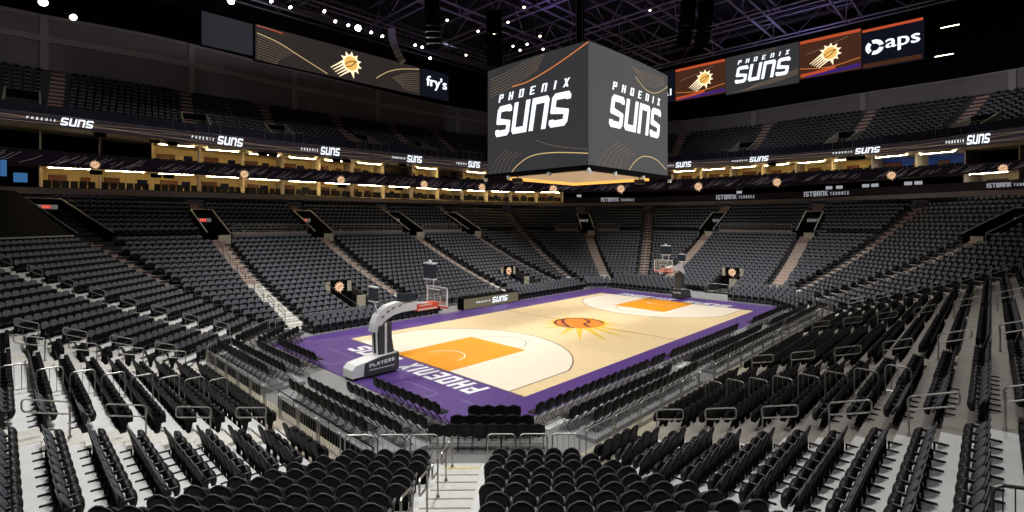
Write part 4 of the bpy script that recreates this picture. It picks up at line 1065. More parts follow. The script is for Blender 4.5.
b = MB(); b.box(-.85, .85, -.04, .04, -.2, .2); b.build('box', M['exitbox'], t)
b = MB(); b.box(-.34, .34, -.05, -.04, -.17, .17); b.build('lit_face', mat('exit face', (.1,.01,.01), .5, emit=(.5,.02,.02), es=.6), t)
put([[(x - .28, y - .11) for x, y in P] for P in word('EXIT', .56, .22, t=.24, adv=.3, gw=.6)], lambda x, y, d: (x, -.051 - d, y), .01, 'lettering', M['exit'], t)
q0 = SD[5].P(SD[5].w0(19.2/N)+1.6, 19.2/N)
t = empty('seat_cover', (*q0, zk(19)), label='large black cover over the empty top left corner rows with pale front bar', cat='cover')
b = MB()
for k in range(19, 28):
    t0, t1 = k/N, (k+1)/N; S5 = SD[5]
    A, B = S5.P(S5.w0(t0)+1.6, t0), S5.P(S5.w1(t0), t0); Cc, D = S5.P(S5.w1(t1), t1), S5.P(S5.w0(t1)+1.6, t1); z0, z1 = zk(k)+.55, zk(k+1)+.55
    G = lambda p, z: (p.x-q0.x, p.y-q0.y, z-zk(19))
    b.quad(G(A,z0), G(B,z0), G(Cc,z1), G(D,z1))
    if k == 19: b.quad(G(A,zk(18)), G(B,zk(18)), G(B,z0), G(A,z0))
    S6 = SD[6]; A, B = S6.P(S6.w0(t0), t0), S6.P(S6.w1(t0), t0); Cc, D = S6.P(S6.w1(t1), t1), S6.P(S6.w0(t1), t1); b.quad(G(A,z0), G(B,z0), G(Cc,z1), G(D,z1))
    if k == 19: b.quad(G(A,zk(18)), G(B,zk(18)), G(B,z0), G(A,z0))
b.build('cloth', M['black'], t)
A, B = SD[5].P(SD[5].w0(.68)+2.2, .675), SD[5].P(SD[5].w1(.68)*.75, .675)
b = MB(); b.tube([(A.x-q0.x, A.y-q0.y, .62), (B.x-q0.x, B.y-q0.y, .62)], .07, 6); b.build('front_bar', M['skirt'], t)
A, B = SD[5].P(SD[5].w0(17.2/N)+1.4, 17.1/N), SD[5].P(SD[5].w1(17.2/N), 17.1/N)
guard((A.x,A.y), (B.x,B.y), zk(17), 'long dark rail across the left corner stand under the black cover', None, h=.75, mt='darksteel', gap=1.5) if False else None

fw_ = MB(); fw_.box(-16.9, 17.1, -12.84, -12.45, .001, .012); fw_.box(-22.6, -22.12, -7.4, 7.4, .001, .012); structure(fw_, 'floor_walkway', M['beigewall'])
# ------------------------------------------------------------------ rails
def guard(p0, p1, z, lab, grp, h=.93, gap=.17, mt='steel', z1=None):
    a, c = Vector(p0), Vector(p1); d = c-a; L = d.length; z1 = z if z1 is None else z1; dz = z1 - z
    r = empty('guard_rail', (*a, z), math.atan2(d.y, d.x), label=lab, cat='rail', group=grp); R = .12
    H = lambda x: dz*x/L
    b = MB(); pts = [(0.02,0,0),(0.02,0,h-R),(.05,0,h-R*.3),(R,0,h+H(R)),(L-R,0,h+H(L-R)),(L-.05,0,h-R*.3+H(L)),(L-.02,0,h-R+H(L)),(L-.02,0,H(L))]
    b.tube(pts, .026, 6); b.tube([(.02,0,.12),(L-.02,0,.12+H(L))], .018, 5); b.build('frame', M[mt], r)
    b = MB(); n = int(L/gap)
    for i in range(1, n): x = L*i/n; b.tube([(x,0,.12+H(x)),(x,0,h+H(x))], .009, 4)
    b.build('infill_bars', M[mt], r); return r
def run_guard(p0, p1, z, n, lab, grp, **k):
    a, c = Vector(p0), Vector(p1)
    for i in range(n):
        q0, q1 = a.lerp(c, i/n), a.lerp(c, (i+1)/n); s = (q1-q0).normalized()*.06
        guard(q0+s, q1-s, z, lab, grp, **k)
A7, B7 = Vector(IN[7]), Vector(IN[0]); e7 = (B7-A7).normalized(); c7 = SD[7].n
run_guard(A7, A7+e7*3.05, 0.0, 3, 'brushed steel guard rail in front of the corner seats left of the stairs', 'front rails left of the corner stairs')
run_guard(A7+e7*4.45, B7, 0.0, 3, 'brushed steel guard rail in front of the corner seats right of the stairs', 'front rails right of the corner stairs')
run_guard((-22.55,7.3), (-22.55,-7.4), 0.0, 9, 'brushed steel guard rail between the baseline chairs and the left stand', 'front rails of the left stand')
run_guard((-17.1,-12.8), (17.1,-12.8), 0.0, 20, 'brushed steel guard rail along the front of the right stand', 'front rails of the right stand')
for x0, x1, n in ((-17.1,-11.1,3),(-8.1,8.,7),(11.2,17.2,3)): run_guard((x0,12.8), (x1,12.8), 0.1, n, 'grey guard rail in front of the far sideline stand', 'front rails of the far sideline', gap=.3)
for y0, y1, n in ((7.4,2.9,2),(-.2,-7.4,3)): run_guard((22.5,y0), (22.5,y1), 0.1, n, 'grey guard rail in front of the far end stand', 'front rails of the far end', gap=.3)
run_guard((-22.4,7.75), (-17.4,12.75), .1, 3, 'brushed steel guard rail before the left corner stand', 'front rails of the left corner', gap=.25)
run_guard((17.4,-12.75), (22.4,-7.75), .1, 3, 'grey guard rail before the far right corner stand', 'front rails of the far right corner', gap=.3)
# guard rails stepping up beside aisles
for k in range(1, 9):
    p = SD[0].P(7.2, k/N + .002); q = SD[0].P(7.2, (k+1)/N - .004); guard((p.x,p.y), (q.x,q.y), zk(k), 'steel barred rail stepping up through the right stand beside the taupe deck', 'stepped barred rails in the right stand', h=.95)
    p = SD[6].P(7.0, k/N + .002); q = SD[6].P(7.0, (k+1)/N - .004); guard((p.x,p.y), (q.x,q.y), zk(k), 'steel barred rail stepping up through the left stand', 'stepped barred rails in the left stand', h=.95)
def handrail(p, d, z, dz, lab, grp, L=.85, mt='steel', h=.95):
    r = empty('handrail', (*p, z), math.atan2(d.y, d.x), label=lab, cat='handrail', group=grp)
    s = dz / .84; R = .09
    lo, hi = h - .33, h
    loop = []
    for cx, cz, a0 in ((L-R, hi-R, 90), (L-R, lo+R, 0), (R, lo+R, -90), (R, hi-R, 180)):
        for q in range(4): a = math.radians(a0 - q*30); x = cx + R*math.cos(a); loop.append((x, 0, cz + R*math.sin(a) + s*x))
    b = MB(); b.tube(loop, .022, 6, True); lp = b.build('grab_loop', M[mt], r)
    b = MB(); b.tube([(.02,0,.01),(.02,0,hi-.1)], .024, 6); b.lathe([(.05,0),(.05,.02),(.03,.06)], (.02,0,.0), 8); b.build('post', M[mt], r)
    return r
HR = [((7,3.75), range(0,10,2), 'steel', 'steel stair handrail on the pale corner steps', 'handrails of the corner stairs'),
      ((6,1.2), range(1,12,2), 'steel', 'steel stair handrail in the left stand aisle nearer the left corner', 'handrails of the upper left stand aisle'),
      ((6,11.75), range(1,12,2), 'steel', 'steel stair handrail in the left stand aisle nearer the corner block', 'handrails of the lower left stand aisle'),
      ((6,'m'), range(1,14,2), 'steel', 'steel stair handrail where the left stand meets its corner', 'handrails of the left corner seam'),
      ((5,2.7), range(1,20,2), 'steel', 'steel stair handrail on the pale aisle of the left corner stand', 'handrails of the left corner aisle'),
      ((0,2.8), range(1,13,2), 'steel', 'steel stair handrail on the white aisle of the right stand', 'handrails of the near right stand aisle'),
      ((0,12.1), range(1,15,2), 'steel', 'steel stair handrail on the taupe aisle of the right stand', 'handrails of the middle right stand aisle'),
      ((0,23.1), range(1,15,2), 'steel', 'steel stair handrail on the third aisle along the right stand', 'handrails of the third right stand aisle'),
      ((1,'m'), range(1,16,2), 'steel', 'steel stair handrail where the right stand turns to its corner', 'handrails of the right corner seam'),
      ((1,4.0), range(1,18,2), 'darksteel', 'dark stair handrail in the far right corner stand', 'handrails of the far right corner'),
      ((2,'m'), range(2,18,3), 'darksteel', 'dark stair handrail where the far end meets the right corner', 'handrails of the far end right seam'),
      ((2,1.4), range(1,17,3), 'darksteel', 'dark stair handrail on the right aisle of the far end', 'handrails of the far end right aisle'),
      ((2,13.3), range(1,17,3), 'darksteel', 'dark stair handrail on the left aisle of the far end', 'handrails of the far end left aisle'),
      ((4,2.1), range(1,17,2), 'darksteel', 'dark stair handrail on the fourth aisle of the far sideline stand', 'handrails of the fourth far sideline aisle'),
      ((4,11.0), range(1,17,2), 'darksteel', 'dark stair handrail on the third aisle of the far sideline stand', 'handrails of the third far sideline aisle'),
      ((4,22.4), range(1,17,2), 'darksteel', 'dark stair handrail on the second aisle of the far sideline stand', 'handrails of the second far sideline aisle'),
      ((4,32.5), range(1,17,2), 'darksteel', 'dark stair handrail on the first aisle of the far sideline stand', 'handrails of the first far sideline aisle')]
for key, ks, mt, lab, grp in HR:
    for k in ks:
        p, d = AISLES[key][k]; u, v, Z = proj(p.x, p.y, zk(k))
        if Z < 5 or u < -30 or u > 1054: continue
        far_side = key[0] in (4,) or (key[0] in (1, 2))
        q = p + Vector((-d.y, d.x))*(AW*.95 if far_side else (-.3 if key[0] == 7 else 0))
        handrail(q - d*.2, d, zk(k) + .02, zk(k+1)-zk(k), lab, grp, L=1.25 if far_side else .95, mt=mt)
guard((-20.85,-22.1), (-20.2,-23.4), 2.95, 'dark barred rail at the lower right beside the nearest seats', 'near right barred rail', h=1.15, mt='darksteel', gap=.13)
# row fronts rails between upper portals
for i, spans in ((4, ((3.6,9.6),(12.4,21.0),(23.8,31.0))), (2, ((3.0,11.8),)), (3, ((-1.,2.2),(5.2,8.5)))):
    for a, c in spans:
        p, q = SD[i].P(a, 20/N), SD[i].P(c, 20/N)
        kp = MB(); kp.prism([(*p, zk(19)), (*q, zk(19)), (*q, zk(20)+.30), (*p, zk(20)+.30)], (SD[i].n.x*.1, SD[i].n.y*.1, 0)); structure(kp, 'trim_7', M['band'])
        guard((p.x,p.y), (q.x,q.y), zk(20)+.3, 'long low rail between doorways high in the far stand', 'long rails between the upper doorways', h=.7, mt='steel', gap=1.2)

# ------------------------------------------------------------------ centre hung scoreboard
sbd = empty('scoreboard', (0,0,10.9), label='huge four sided video cube with white lettering hung over centre court', cat='scoreboard')
SA, SB_, Z0, Z1 = 5.12, 4.47, .1, 7.7
def face(name, a, b, m, bulge=.18):
    a, b = Vector(a), Vector(b); e = b-a; W = e.length; e.normalize(); n = Vector((e.y, -e.x))
    fn = lambda x, z, d=0.: (*(a + e*x + n*(bulge*(1-((2*x/W)-1)**2) + d)), z)
    mb = MB(); k = 18
    mb.sheet(lambda u, v: (fn(u*W, lerp(Z0,Z1,v)), fn(u*W, lerp(Z0,Z1,v), -.2)), k, 2, .2)
    o = mb.build(name, m, sbd); return o, fn, W
f1, fn1, W1 = face('left_screen', (-SA, SB_), (-SA, -SB_), M['scr_dark'])
f2, fn2, W2 = face('right_screen', (-SA, -SB_), (SA, -SB_), M['scr_grey'])
f3, fn3, W3 = face('far_screen', (SA, -SB_), (SA, SB_), M['scr_dark']); f4, fn4, W4 = face('back_screen', (SA, SB_), (-SA, SB_), M['scr_grey'])
f1['label'] = 'dark grey screen face with white lettering'; f2['label'] = 'lighter grey screen face with white lettering'
for f, fn, W, x0, ww in ((f1, fn1, W1, .82, 6.95), (f2, fn2, W2, 2.0, 7.05), (f3, fn3, W3, .95, 7.15), (f4, fn4, W4, 1.6, 7.15)):
    put([[(x, y) for x, y in P] for P in suns_logo(ww, 3.05)], lambda x, y, d: fn(x0 + x, 2.75 + y, .01 + d), .02, 'lettering', M['led_w'], f)
def swoosh(fn, pts, w, m, parent, name='screen_line', d0=.008):
    P = []
    for i in range(25):
        t = i/24*(len(pts)-1); k = min(int(t), len(pts)-2); f = t-k
        p0, p1, p2, p3 = pts[max(k-1,0)], pts[k], pts[k+1], pts[min(k+2,len(pts)-1)]
        P.append([.5*((2*b) + (c-a)*f + (2*a-5*b+4*c-d)*f*f + (3*b-a-3*c+d)*f**3) for a, b, c, d in zip(p0, p1, p2, p3)])
    mb = MB()
    for a, b in zip(P, P[1:]):
        d = Vector((b[0]-a[0], b[1]-a[1])); d.normalize(); q = (-d.y*w/2, d.x*w/2)
        mb.quad(fn(a[0]-q[0],a[1]-q[1],d0), fn(b[0]-q[0],b[1]-q[1],d0), fn(b[0]+q[0],b[1]+q[1],d0), fn(a[0]+q[0],a[1]+q[1],d0))
    return mb.build(name, m, parent)
for f, fn, W in ((f1, fn1, W1), (f3, fn3, W3)):
    swoosh(fn, [(2.6,6.05),(4.2,6.12),(6.0,6.55),(7.6,7.1),(W-.02,7.62)], .07, M['led_o'], f)
    for j in range(7): swoosh(fn, [(.3,5.7+.22*j),(2.0,5.95+.2*j),(3.6,6.3+.19*j),(5.0+.1*j,6.75+.14*j)], .03, M['led_thin'], f)
    swoosh(fn, [(2.6,.15),(3.4,.7),(4.6,1.1),(6.4,1.12),(W-.02,.85)], .06, M['led_gold'], f)
    swoosh(fn, [(4.8,2.1),(6.4,1.55),(W-.1,1.1)], .025, M['led_thin'], f)
    for j in range(5): swoosh(fn, [(.25+.5*j,.15),(.9+.45*j,1.0),(2.0+.38*j,1.75-.1*j)], .022, M['led_thin'], f)
for f, fn, W in ((f2, fn2, W2), (f4, fn4, W4)):
    swoosh(fn, [(5.2,6.55),(6.6,5.98),(7.9,5.95),(9.0,6.3),(W-.02,6.9)], .05, M['led_gold'], f)
    for j in range(6): swoosh(fn, [(4.6+.2*j,7.3-.05*j),(6.0,6.5+.13*j),(7.5,6.3+.17*j),(9.6,6.9+.11*j)], .025, M['led_thin'], f)
    swoosh(fn, [(4.4,.15),(5.2,.8),(6.4,1.25),(8.2,1.2),(W-.3,.6)], .06, M['led_gold'], f)
    for j in range(6): swoosh(fn, [(.8+.6*j,.15),(1.8+.5*j,1.1),(3.2+.42*j,1.9-.12*j)], .025, M['led_thin'], f)
mb = MB()                                        # black lower frame
for z0, z1, g in ((-.12,.12,.12),):
    q = [(-SA-g,-SB_-g),(SA+g,-SB_-g),(SA+g,SB_+g),(-SA-g,SB_+g)]
    for i in range(4):
        a, c = Vector(q[i]), Vector(q[(i+1)%4]); m_ = (a+c)/2; e = (c-a); L = e.length; e.normalize(); n = Vector((e.y,-e.x))
        mb.obox((*(m_ - n*.3), (z0+z1)/2), (*(e*L/2), 0), (*(n*.42), 0), (0,0,(z1-z0)/2))
mb.build('lower_frame', M['black'], sbd)
mb = MB(); mb.box(-SA+.5, SA-.5, -SB_+.5, SB_-.5, -.02, .06); mb.build('underside_panel', M['under'], sbd)
mb = MB(); mb.box(SA-.95, SA-.6, -SB_+1.2, SB_-.7, -.20, -.02); mb.box(-SA+1.6, SA-.7, SB_-.95, SB_-.6, -.20, -.02); mb.build('underside_edge_strip', M['underglow'], sbd)  # orange emissive strips along the far edges of the underside
mb = MB(); mb.box(-SA+.1, SA-.1, -SB_+.1, SB_-.1, 7.45, 7.6); mb.build('top_cover', M['black'], sbd)
for x, y in ((-SA-.1,-SB_-.1),(-SA-.1,SB_+.1),(SA+.1,-SB_-.1),(-SA-.15,2.2),(-SA-.15,-1.5),(-2.4,-SB_-.15),(1.2,-SB_-.15)):
    mb = MB(); mb.lathe([(.05,-.32),(.14,-.30),(.14,-.1),(.06,0)], (x, y, -.05), 8); mb.build('corner_lamp', M['hoopw'], sbd)
for x, y in ((-3.9,2.6),(3.2,-3.2)):
    mb = MB(); mb.obox((x,y,-.35), (.35,.25,0), (-.2,.28,0), (.0,.05,.16)); mb.tube([(x,y,-.2),(x,y,0)], .05, 5); mb.build('camera_pod', M['hoopk'], sbd)
for x in (-2.6, 2.6):
    for y in (-2.2, 2.2):
        mb = MB(); mb.tube([(x,y,7.55),(x*.9,y*.9,17.5)], .035, 5); mb.build('cable', M['truss'], sbd)
mb = MB(); mb.tube([(-.5,-.5,7.5),(-.5,-.5,17.5)], .28, 8); mb.build('cable_trunk', M['black'], sbd)

# ------------------------------------------------------------------ hanging video boards
def board(lab, c0, e, W, H, m, name='video_board'):
    """panel with lower left corner c0, horizontal unit e (viewer's right), facing the hall"""
    e = Vector(e); n = Vector((-e.y, e.x, 0)); t = empty(name, c0, label=lab, cat='screen')
    mb = MB(); mb.prism([(0,0,0), tuple(e*W), tuple(e*W + Vector((0,0,H))), (0,0,H)], tuple(n*.25)); o = mb.build('screen', m, t)
    mb = MB(); mb.prism([tuple(n*.25 + Vector((0,0,-.12)) - e*.1), tuple(n*.25 + e*(W+.1) + Vector((0,0,-.12))), tuple(n*.25 + e*(W+.1) + Vector((0,0,H+.12))), tuple(n*.25 - e*.1 + Vector((0,0,H+.12)))], tuple(n*.3)); mb.build('frame', M['black'], t)
    return t, o, (lambda x, y, d: tuple(e*x + Vector((0,0,y)) - n*d)), e, n
XE = (1,0,0)
t, o, fn, e, n = board('idle grey video board hung at the upper left', (-15.1,38,26.4), XE, 5.0, 3.5, M['scr_off'])
t, o, fn, e, n = board('wide dark video board with a sun emblem and orange curves on the left', (-9.75,38,26.05), XE, 22.5, 4.0, M['scr_left'])
put_sun(fn(11.6,2.15,.02), e, (0,0,1), -n, 1.65, o, [M['sun_w'], M['sun_o'], M['sun_k']], .03)
fd = lambda x, y, d: fn(x, y, d)
swoosh(fd, [(.1,3.0),(2.5,2.5),(5.0,1.5),(8.4,.15)], .09, M['led_gold'], o, d0=.02)
for j in range(9): swoosh(fd, [(.1,2.7-.3*j),(2.2,2.35-.3*j),(4.4-.3*j,1.6-.17*j)], .035, M['led_thin'], o, d0=.02)
swoosh(fd, [(.1,3.85),(1.5,3.8),(3.0,3.7)], .1, M['led_r'], o, d0=.02)
swoosh(fd, [(15.3,1.0),(17.0,2.2),(19.2,3.1),(22.3,3.75)], .09, M['led_gold'], o, d0=.02)
for j in range(9): swoosh(fd, [(17.8+.2*j,1.6-.1*j),(20,2.6-.27*j),(22.3,3.2-.33*j)], .04, M['led_thin'], o, d0=.02)
t, o, fn, e, n = board('small near black board with short white store lettering right of the wide board', (13.05,38,26.1), XE, 5.0, 4.0, M['scr_bk'])
pp, w_, h_ = font_polys("fry's")
put([[(x*3.7/w_, y*2.0/h_) for x, y in P] for P in pp], lambda x, y, d: fn(.8+x, 1.15+y, .02+d), .05, 'lettering', M['led_w'], o)
# thicker copy of the word, as bold lettering
put([[(x*3.7/w_ + .12, y*2.0/h_ + .03) for x, y in P] for P in pp], lambda x, y, d: fn(.8+x, 1.15+y, .03+d), .05, 'lettering', M['led_w'], o)
YE = (0,-1,0)
t, o, fn, e, n = board('near black video board with a white logo partly behind the scoreboard', (40,19.0,25.6), YE, 7.0, 4.7, M['scr_bk'])
pp, w_, h_ = font_polys('PayPal')
put([[(x*6.0/w_, y*1.3/h_) for x, y in P] for P in pp], lambda x, y, d: fn(.6+x, .6+y, .02+d), .06, 'lettering', M['led_w'], o)
for k, (dx, dy) in enumerate(((0,0),(.35,-.25))):
    put([[(x*1.15 + 4.0+dx, y*1.5 + 2.6+dy) for x, y in P] for P in word('P', .95, 1., t=.3, shear=.12)], lambda x, y, d: fn(x, y, .02+.03*k+d), .03, 'emblem', M['led_w' if k else 'led_d'], o)
def sunboard(lab, y0, W, cx, r):
    t, o, fn, e, n = board(lab, (40,y0,25.5), YE, W, 4.7, M['scr_brown'])
    put_sun(fn(cx,2.5,.02), e, (0,0,1), -n, r, o, [M['sun_w'], M['sun_o'], M['sun_k']], .03)
    f2_ = lambda x, y, d: fn(x, y, d)
    swoosh(f2_, [(.05,4.5),(W*.5,4.5),(W-.05,4.5)], .36, M['led_r'], o, d0=.02)
    swoosh(f2_, [(.05,1.25),(W*.5,.85),(W-.05,1.3)], .07, M['led_o'], o, d0=.025)
    swoosh(f2_, [(W*.02,.35),(W*.3,.45),(W*.6,.75)], .4, M['led_r'], o, d0=.02)
    swoosh(f2_, [(W*.1,2.9),(W*.45,3.4),(W*.8,4.1)], .05, M['led_thin'], o, d0=.02)
    for j in range(4): swoosh(f2_, [(W*.1,.12),(W*.45,.12+.06*j),(W-.05,.25+.12*j)], .13, M['led_pur'], o, d0=.03)
sunboard('brown video board with sun emblem beside the scoreboard on the right', 11.8, 7.3, 4.4, 1.35)
t, o, fn, e, n = board('grey video board with large white lettering on the right wall', (40,4.4,25.15), YE, 9.0, 5.1, M['scr_dark'])
put(suns_logo(7.0, 3.2), lambda x, y, d: fn(1.15+x, 1.25+y, .02+d), .04, 'lettering', M['led_w'], o)
fd2 = lambda x, y, d: fn(x, y, d)
for j in range(5): swoosh(fd2, [(1.0+.5*j,.15),(4.0,.35+.1*j),(6.5,.6+.12*j),(8.9,1.1+.16*j)], .04, M['led_thin'], o, d0=.02)
swoosh(fd2, [(3.6,4.95),(5.0,4.6),(6.4,4.95)], .04, M['led_thin'], o, d0=.02)
sunboard('brown video board with sun emblem right of the lettering board', -4.7, 6.4, 3.3, 1.3)
t, o, fn, e, n = board('near black board with round white logo and three letters at the far right', (40,-11.2,25.3), YE, 5.6, 4.6, M['scr_bk'])
fd3 = lambda x, y, d: fn(x, y, d)
pp, w_, h_ = font_polys('aps')
for q in (0, .07): put([[(x*3.0/w_ + q, y*1.45/h_ + q*.3) for x, y in P] for P in pp], lambda x, y, d: fn(2.2+x, 1.5+y, .02+q*.1+d), .04, 'lettering', M['led_w'], o)
mb = MB()
for k in range(3):
    for q in ring_poly(.42, .86, k*2*PI/3+.2, k*2*PI/3+1.9, (1.2, 2.35), 12): mb.add([fn(x, y, .04) for x, y in q], [(0,1,2,3)])
mb.build('round_emblem', M['led_w'], o)
swoosh(fd3, [(.05,4.42),(2.8,4.42),(5.5,4.42)], .3, M['led_r'], o, d0=.02)
swoosh(fd3, [(.1,.35),(2.8,.35),(5.4,.35)], .5, M['scr_brown'], o, d0=.02)

# ------------------------------------------------------------------ roof, trusses, catwalks
mb = MB(); mb.box(-60, 62, -52, 60, 36, 36.4); structure(mb, 'ceiling', M['roof'])
def truss(p0, p1, z, h, lab, grp, w=1.6, step=5.0, r=.12, mt='truss'):
    a, c = Vector(p0), Vector(p1); d = c-a; L = d.length
    t = empty('roof_truss', (*a, z), math.atan2(d.y, d.x), label=lab, cat='truss', group=grp); n = int(L/step)
    b = MB()
    for y in (-w/2, w/2): b.tube([(0,y,0),(L,y,0)], r, 6)
    b.build('bottom_chord', M[mt], t)
    b = MB(); b.tube([(0,0,h),(L,0,h)], r*1.1, 6); b.build('top_chord', M[mt], t)
    b = MB()
    for i in range(n):
        x0, x1 = L*i/n, L*(i+1)/n
        b.tube([(x0,-w/2,0),(x0,w/2,0)], r*.5, 4)
        b.tube([(x0,-w/2 if i % 2 else w/2,0),((x0+x1)/2,0,h),(x1,w/2 if i % 2 else -w/2,0)], r*.5, 4)
    b.build('bracing', M[mt], t); return t
for y in (-11, -3.5, 4, 11.5, 19): truss((-26,y), (36.5,y), 30.2, 3.2, 'long steel roof truss running along the length of the court', 'lengthwise roof trusses')
for x in (-18, -9, 0, 9, 18, 27, 36): truss((x,-26), (x,30), 29.9, 2.6, 'steel roof truss running across the hall', 'crosswise roof trusses', w=1.2, r=.10)
for y in (30, 36): truss((-40,y), (34,y), 31.5, 3.0, 'dark roof truss near the left edge of the roof', 'dark edge roof trusses', mt='trussd', step=3.2)
def catwalk(p0, p1, z, lab):
    a, c = Vector(p0), Vector(p1); d = c-a; L = d.length; t = empty('catwalk', (*a, z), math.atan2(d.y, d.x), label=lab, cat='catwalk')
    b = MB(); b.box(0, L, -.5, .5, -.08, 0); b.build('deck', M['trussd'], t)
    b = MB()
    for y in (-.5, .5):
        for h in (.5, 1.0): b.tube([(0,y,h),(L,y,h)], .03, 5)
        for q in range(int(L/2.5)+1): b.tube([(min(L,q*2.5),y,0),(min(L,q*2.5),y,1)], .025, 4)
    b.build('railing', M['truss'], t)
    b = MB()
    for q in range(int(L/6)+1): b.tube([(min(L,q*6),0,0),(min(L,q*6),0,36-z)], .03, 4)
    b.build('hanger', M['trussd'], t)
catwalk((-26,24.1), (20,24.1), 27.3, 'dark catwalk carrying the floodlights along the left of the court')
catwalk((37.6,-26), (37.6,24), 32.2, 'dark catwalk above the video boards on the right')
# floodlights along the catwalk
def flood(p, aim, lab, grp, r=.3, m='lens'):
    t = empty('floodlight', p, label=lab, cat='light', group=grp); d = (Vector(aim) - Vector(p)).normalized()
    q = d.to_track_quat('-Z', 'Y').to_euler(); t.rotation_euler = q
    b = MB(); b.lathe([(r*.45,.42),(r*.6,.36),(r*.95,.0),(r*.98,-.04)], (0,0,0), 12); b.build('housing', M['black'], t)
    b = MB(); b.lathe([(r*.84,-.07),(r*.86,-.045)], (0,0,0), 12); b.build('lens', M[m], t)
    b = MB(); b.tube([(-r,0,.1),(-r*1.05,0,.6),(r*1.05,0,.6),(r,0,.1)], .03, 5); b.build('yoke', M['darksteel'], t)
for u, v in ((271,1),(290,7),(324,11),(335,21),(348,25),(371,32),(382,36),(415,45),(422,47),(430,58)):
    dd = Vector((FW[0] + RT[0]*(u-512)/F, FW[1] + RT[1]*(u-512)/F)); dep = (23.5 - CY)/dd.y
    flood((CX + dd.x*dep, 23.5, CZ + (V0-v)*dep/F), (0, 0, 0), 'small bright floodlight in the row under the left catwalk', 'floodlights under the left catwalk', .17)
def at_y(u, v, Y):
    dd = Vector((FW[0] + RT[0]*(u-512)/F, FW[1] + RT[1]*(u-512)/F)); dep = (Y - CY)/dd.y
    return (CX + dd.x*dep, Y, CZ + (V0-v)*dep/F)
flood(at_y(358,28,23.4), (CX+6, CY+6, 6), 'brightest floodlight in the row under the left catwalk', None, .34, 'lens')
flood(at_y(231,1,30), (CX+4, CY+8, 6), 'bright floodlight at the upper left above the idle board', None, .34, 'lens')
flood(at_y(43,2,30), (-20, 0, 0), 'floodlight at the top left corner over the upper deck', None, .35, 'lensdim')
flood(at_y(73,17,31), (-10, 0, 0), 'twin lens fixture over the left upper deck', None, .3, 'lensdim')
for u, v, Y in ((524,7,8),(508,22,12),(540,36,10),(520,50,14),(513,46,14),(494,34,13),(447,20,16),(478,31,14),(488,35,14),(466,55,23),(527,44,12),(543,49,12),(650,10,4)):
    flood(at_y(u, v, Y), (-8, -4, 0), 'small warm lamp among the roof trusses above the court', 'small lamps among the roof trusses', .14, 'lensdim')
def at_x(u, v, X):
    dd = Vector((FW[0] + RT[0]*(u-512)/F, FW[1] + RT[1]*(u-512)/F)); dep = (X - CX)/dd.x
    return (X, CY + dd.y*dep, CZ + (V0-v)*dep/F)
for (x, y, z), lab in ((at_x(950,26,41),'lit fixture beside the round logo board, upper one of two'),(at_x(944,55,41),'lit fixture beside the round logo board, lower one of two'),(at_x(912,62,41),'lit fixture under the round logo board')):
    t = empty('strip_light', (x,y,z), PI/2, label=lab, cat='light')
    b = MB(); b.box(-.8,.8,-.08,.08,0,.08); b.build('housing', M['black'], t)
    b = MB(); b.box(-.75,.75,-.06,.06,-.05,0); b.build('diffuser', M['lensdim'], t)
# hanging speaker arrays and black drape tubes
def array(p, n, yaw, lab, m='black', w=.55):
    t = empty('speaker_array', p, yaw, label=lab, cat='speaker')
    for i in range(n):
        a = -.05 - .07*i; y = -.02*i*i; z = -.42*i
        b = MB(); b.obox((0, y, z), (w,0,0), (0,.32*math.cos(a),.32*math.sin(a)), (0,-.19*math.sin(a),.19*math.cos(a))); b.build('speaker_cabinet', M[m], t)
    b = MB(); b.tube([(0,0,.2),(0,0,36-p[2])], .04, 5); b.build('hanger', M['trussd'], t)
array(at_y(392,31,21), 8, PI*.25, 'curved pale loudspeaker array hanging below the left catwalk', 'skirt', .28)
for u, v, Y, lab in ((432,1,12,'black loudspeaker column hanging left of the scoreboard'), (494,14,6,'black loudspeaker column beside the left edge of the scoreboard'), (688,3,-2,'black loudspeaker column hanging right of the scoreboard, left one of two'), (706,4,-3,'black loudspeaker column hanging right of the scoreboard, right one of two')):
    array(at_y(u, v, Y), 9, YAW - PI/2 + PI, lab, 'black', .6)
# curtained opening beside the left stand and monitors
t = empty('video_monitor', at_y(20.5,177.5,40.5), label='small blue monitor glowing beside the leftmost suite', cat='screen')
b = MB(); b.box(-.45,.45,0,.06,-.42,.42); b.build('screen', M['bluescreen'], t); b = MB(); b.box(-.5,.5,.06,.16,-.47,.47); b.build('frame', M['black'], t)
t = empty('video_monitor', at_y(3.5,168,39.5), label='tall blue monitor at the left edge of the picture', cat='screen')
b = MB(); b.box(-.2,.2,0,.06,-.7,.7); b.build('screen', M['bluescreen'], t); b = MB(); b.box(-.24,.24,.06,.16,-.74,.74); b.build('frame', M['black'], t)

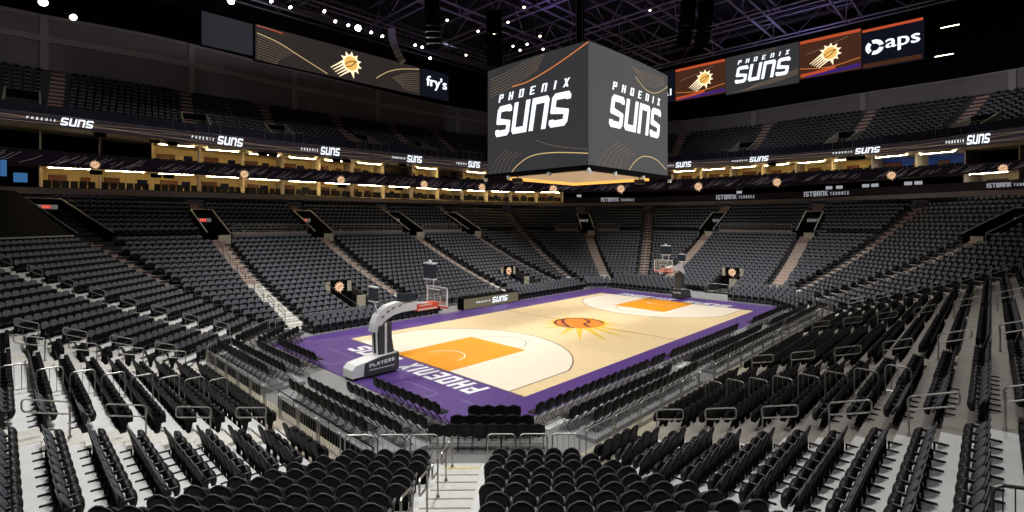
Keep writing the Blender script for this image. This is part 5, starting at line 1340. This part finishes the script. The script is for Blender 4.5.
# ------------------------------------------------------------------ light
def area(loc, aim, size, energy, col=(1,.99,.98), spread=180, shape='SQUARE'):
    l = bpy.data.lights.new('hall_light', 'AREA'); l.energy = energy; l.size = size; l.color = col; l.spread = math.radians(spread); l.shape = shape
    o = bpy.data.objects.new('hall_light', l); COL.objects.link(o); o.location = loc
    o.rotation_euler = (Vector(aim) - Vector(loc)).to_track_quat('-Z', 'Y').to_euler(); return o
for x in (-13, -4.5, 4.5, 13):
    for y in (-15, 15): area((x, y, 25.8), (x*.85, y*.05, 0), 2.0, 580*(.84 if x < 0 else 1.), spread=75)
# house lights over the near seating
area((-27, 2, 25), (-27, 1, 2), 2.5, 1450, spread=100)
area((-25, -15, 25), (-23, -15, 2), 2.5, 1000, spread=90)
area((0, -22, 25), (0, -22, 2), 2.5, 850, spread=110)
area((-14, 19, 25), (-18, 20, 3), 2.5, 950, spread=90)
area((8, 21, 25), (6, 23, 3), 2.5, 330, spread=100)
for a_, b_, w_ in (((-9,3,25),(-10,17,1.5),750),((8,3,25),(8,17,1.5),850),((15,2,25),(26,5,2),800),((14,-5,25),(25,-9,2),800)): area(a_, b_, 2., w_, spread=62)  # added spots over the court, standing in for floodlight spill on far rows
area((31, 8, 25), (30, 6, 3), 2.5, 330, spread=100)
area((33, -14, 25), (31, -14, 3), 2.5, 330, spread=100)
# uplight in the roof, purple
for p, w_, c_ in (((8,10,24),200,(.42,.30,1.)),((30,-6,24.5),330,(.46,.42,1.)),((-6,16,24),190,(.42,.30,1.))): area(p, (p[0]+2, p[1], 36), 1.5, w_, c_, 150)
for y_ in (-22, -9, 4): area((42.3,y_,26.5), (51,y_,20), .6, 190, (.95,.95,1.), 150)
area((-10,30,31), (-14,50,24), 1.5, 400, (.95,.92,.92), 150)  # from here on, lamps added to brighten the upper left wall and deck
area((-32,30,31), (-30,50,24), 1.5, 250, (.95,.92,.92), 150)
area((12,30,31), (14,48,24), 1.5, 130, (.9,.9,1.), 150)
w = bpy.data.worlds.new('world'); S.world = w; w.use_nodes = True
w.node_tree.nodes['Background'].inputs['Color'].default_value = (.5,.52,.6,1); w.node_tree.nodes['Background'].inputs['Strength'].default_value = .02
vs = S.view_settings; vs.view_transform = 'Standard'; vs.look = 'None'; vs.exposure = 0.; vs.gamma = 1.; vs.use_curve_mapping = False
try: S.cycles.use_denoising = True; S.cycles.max_bounces = 6; S.cycles.sample_clamp_indirect = 4.; S.cycles.use_light_tree = True
except Exception: pass
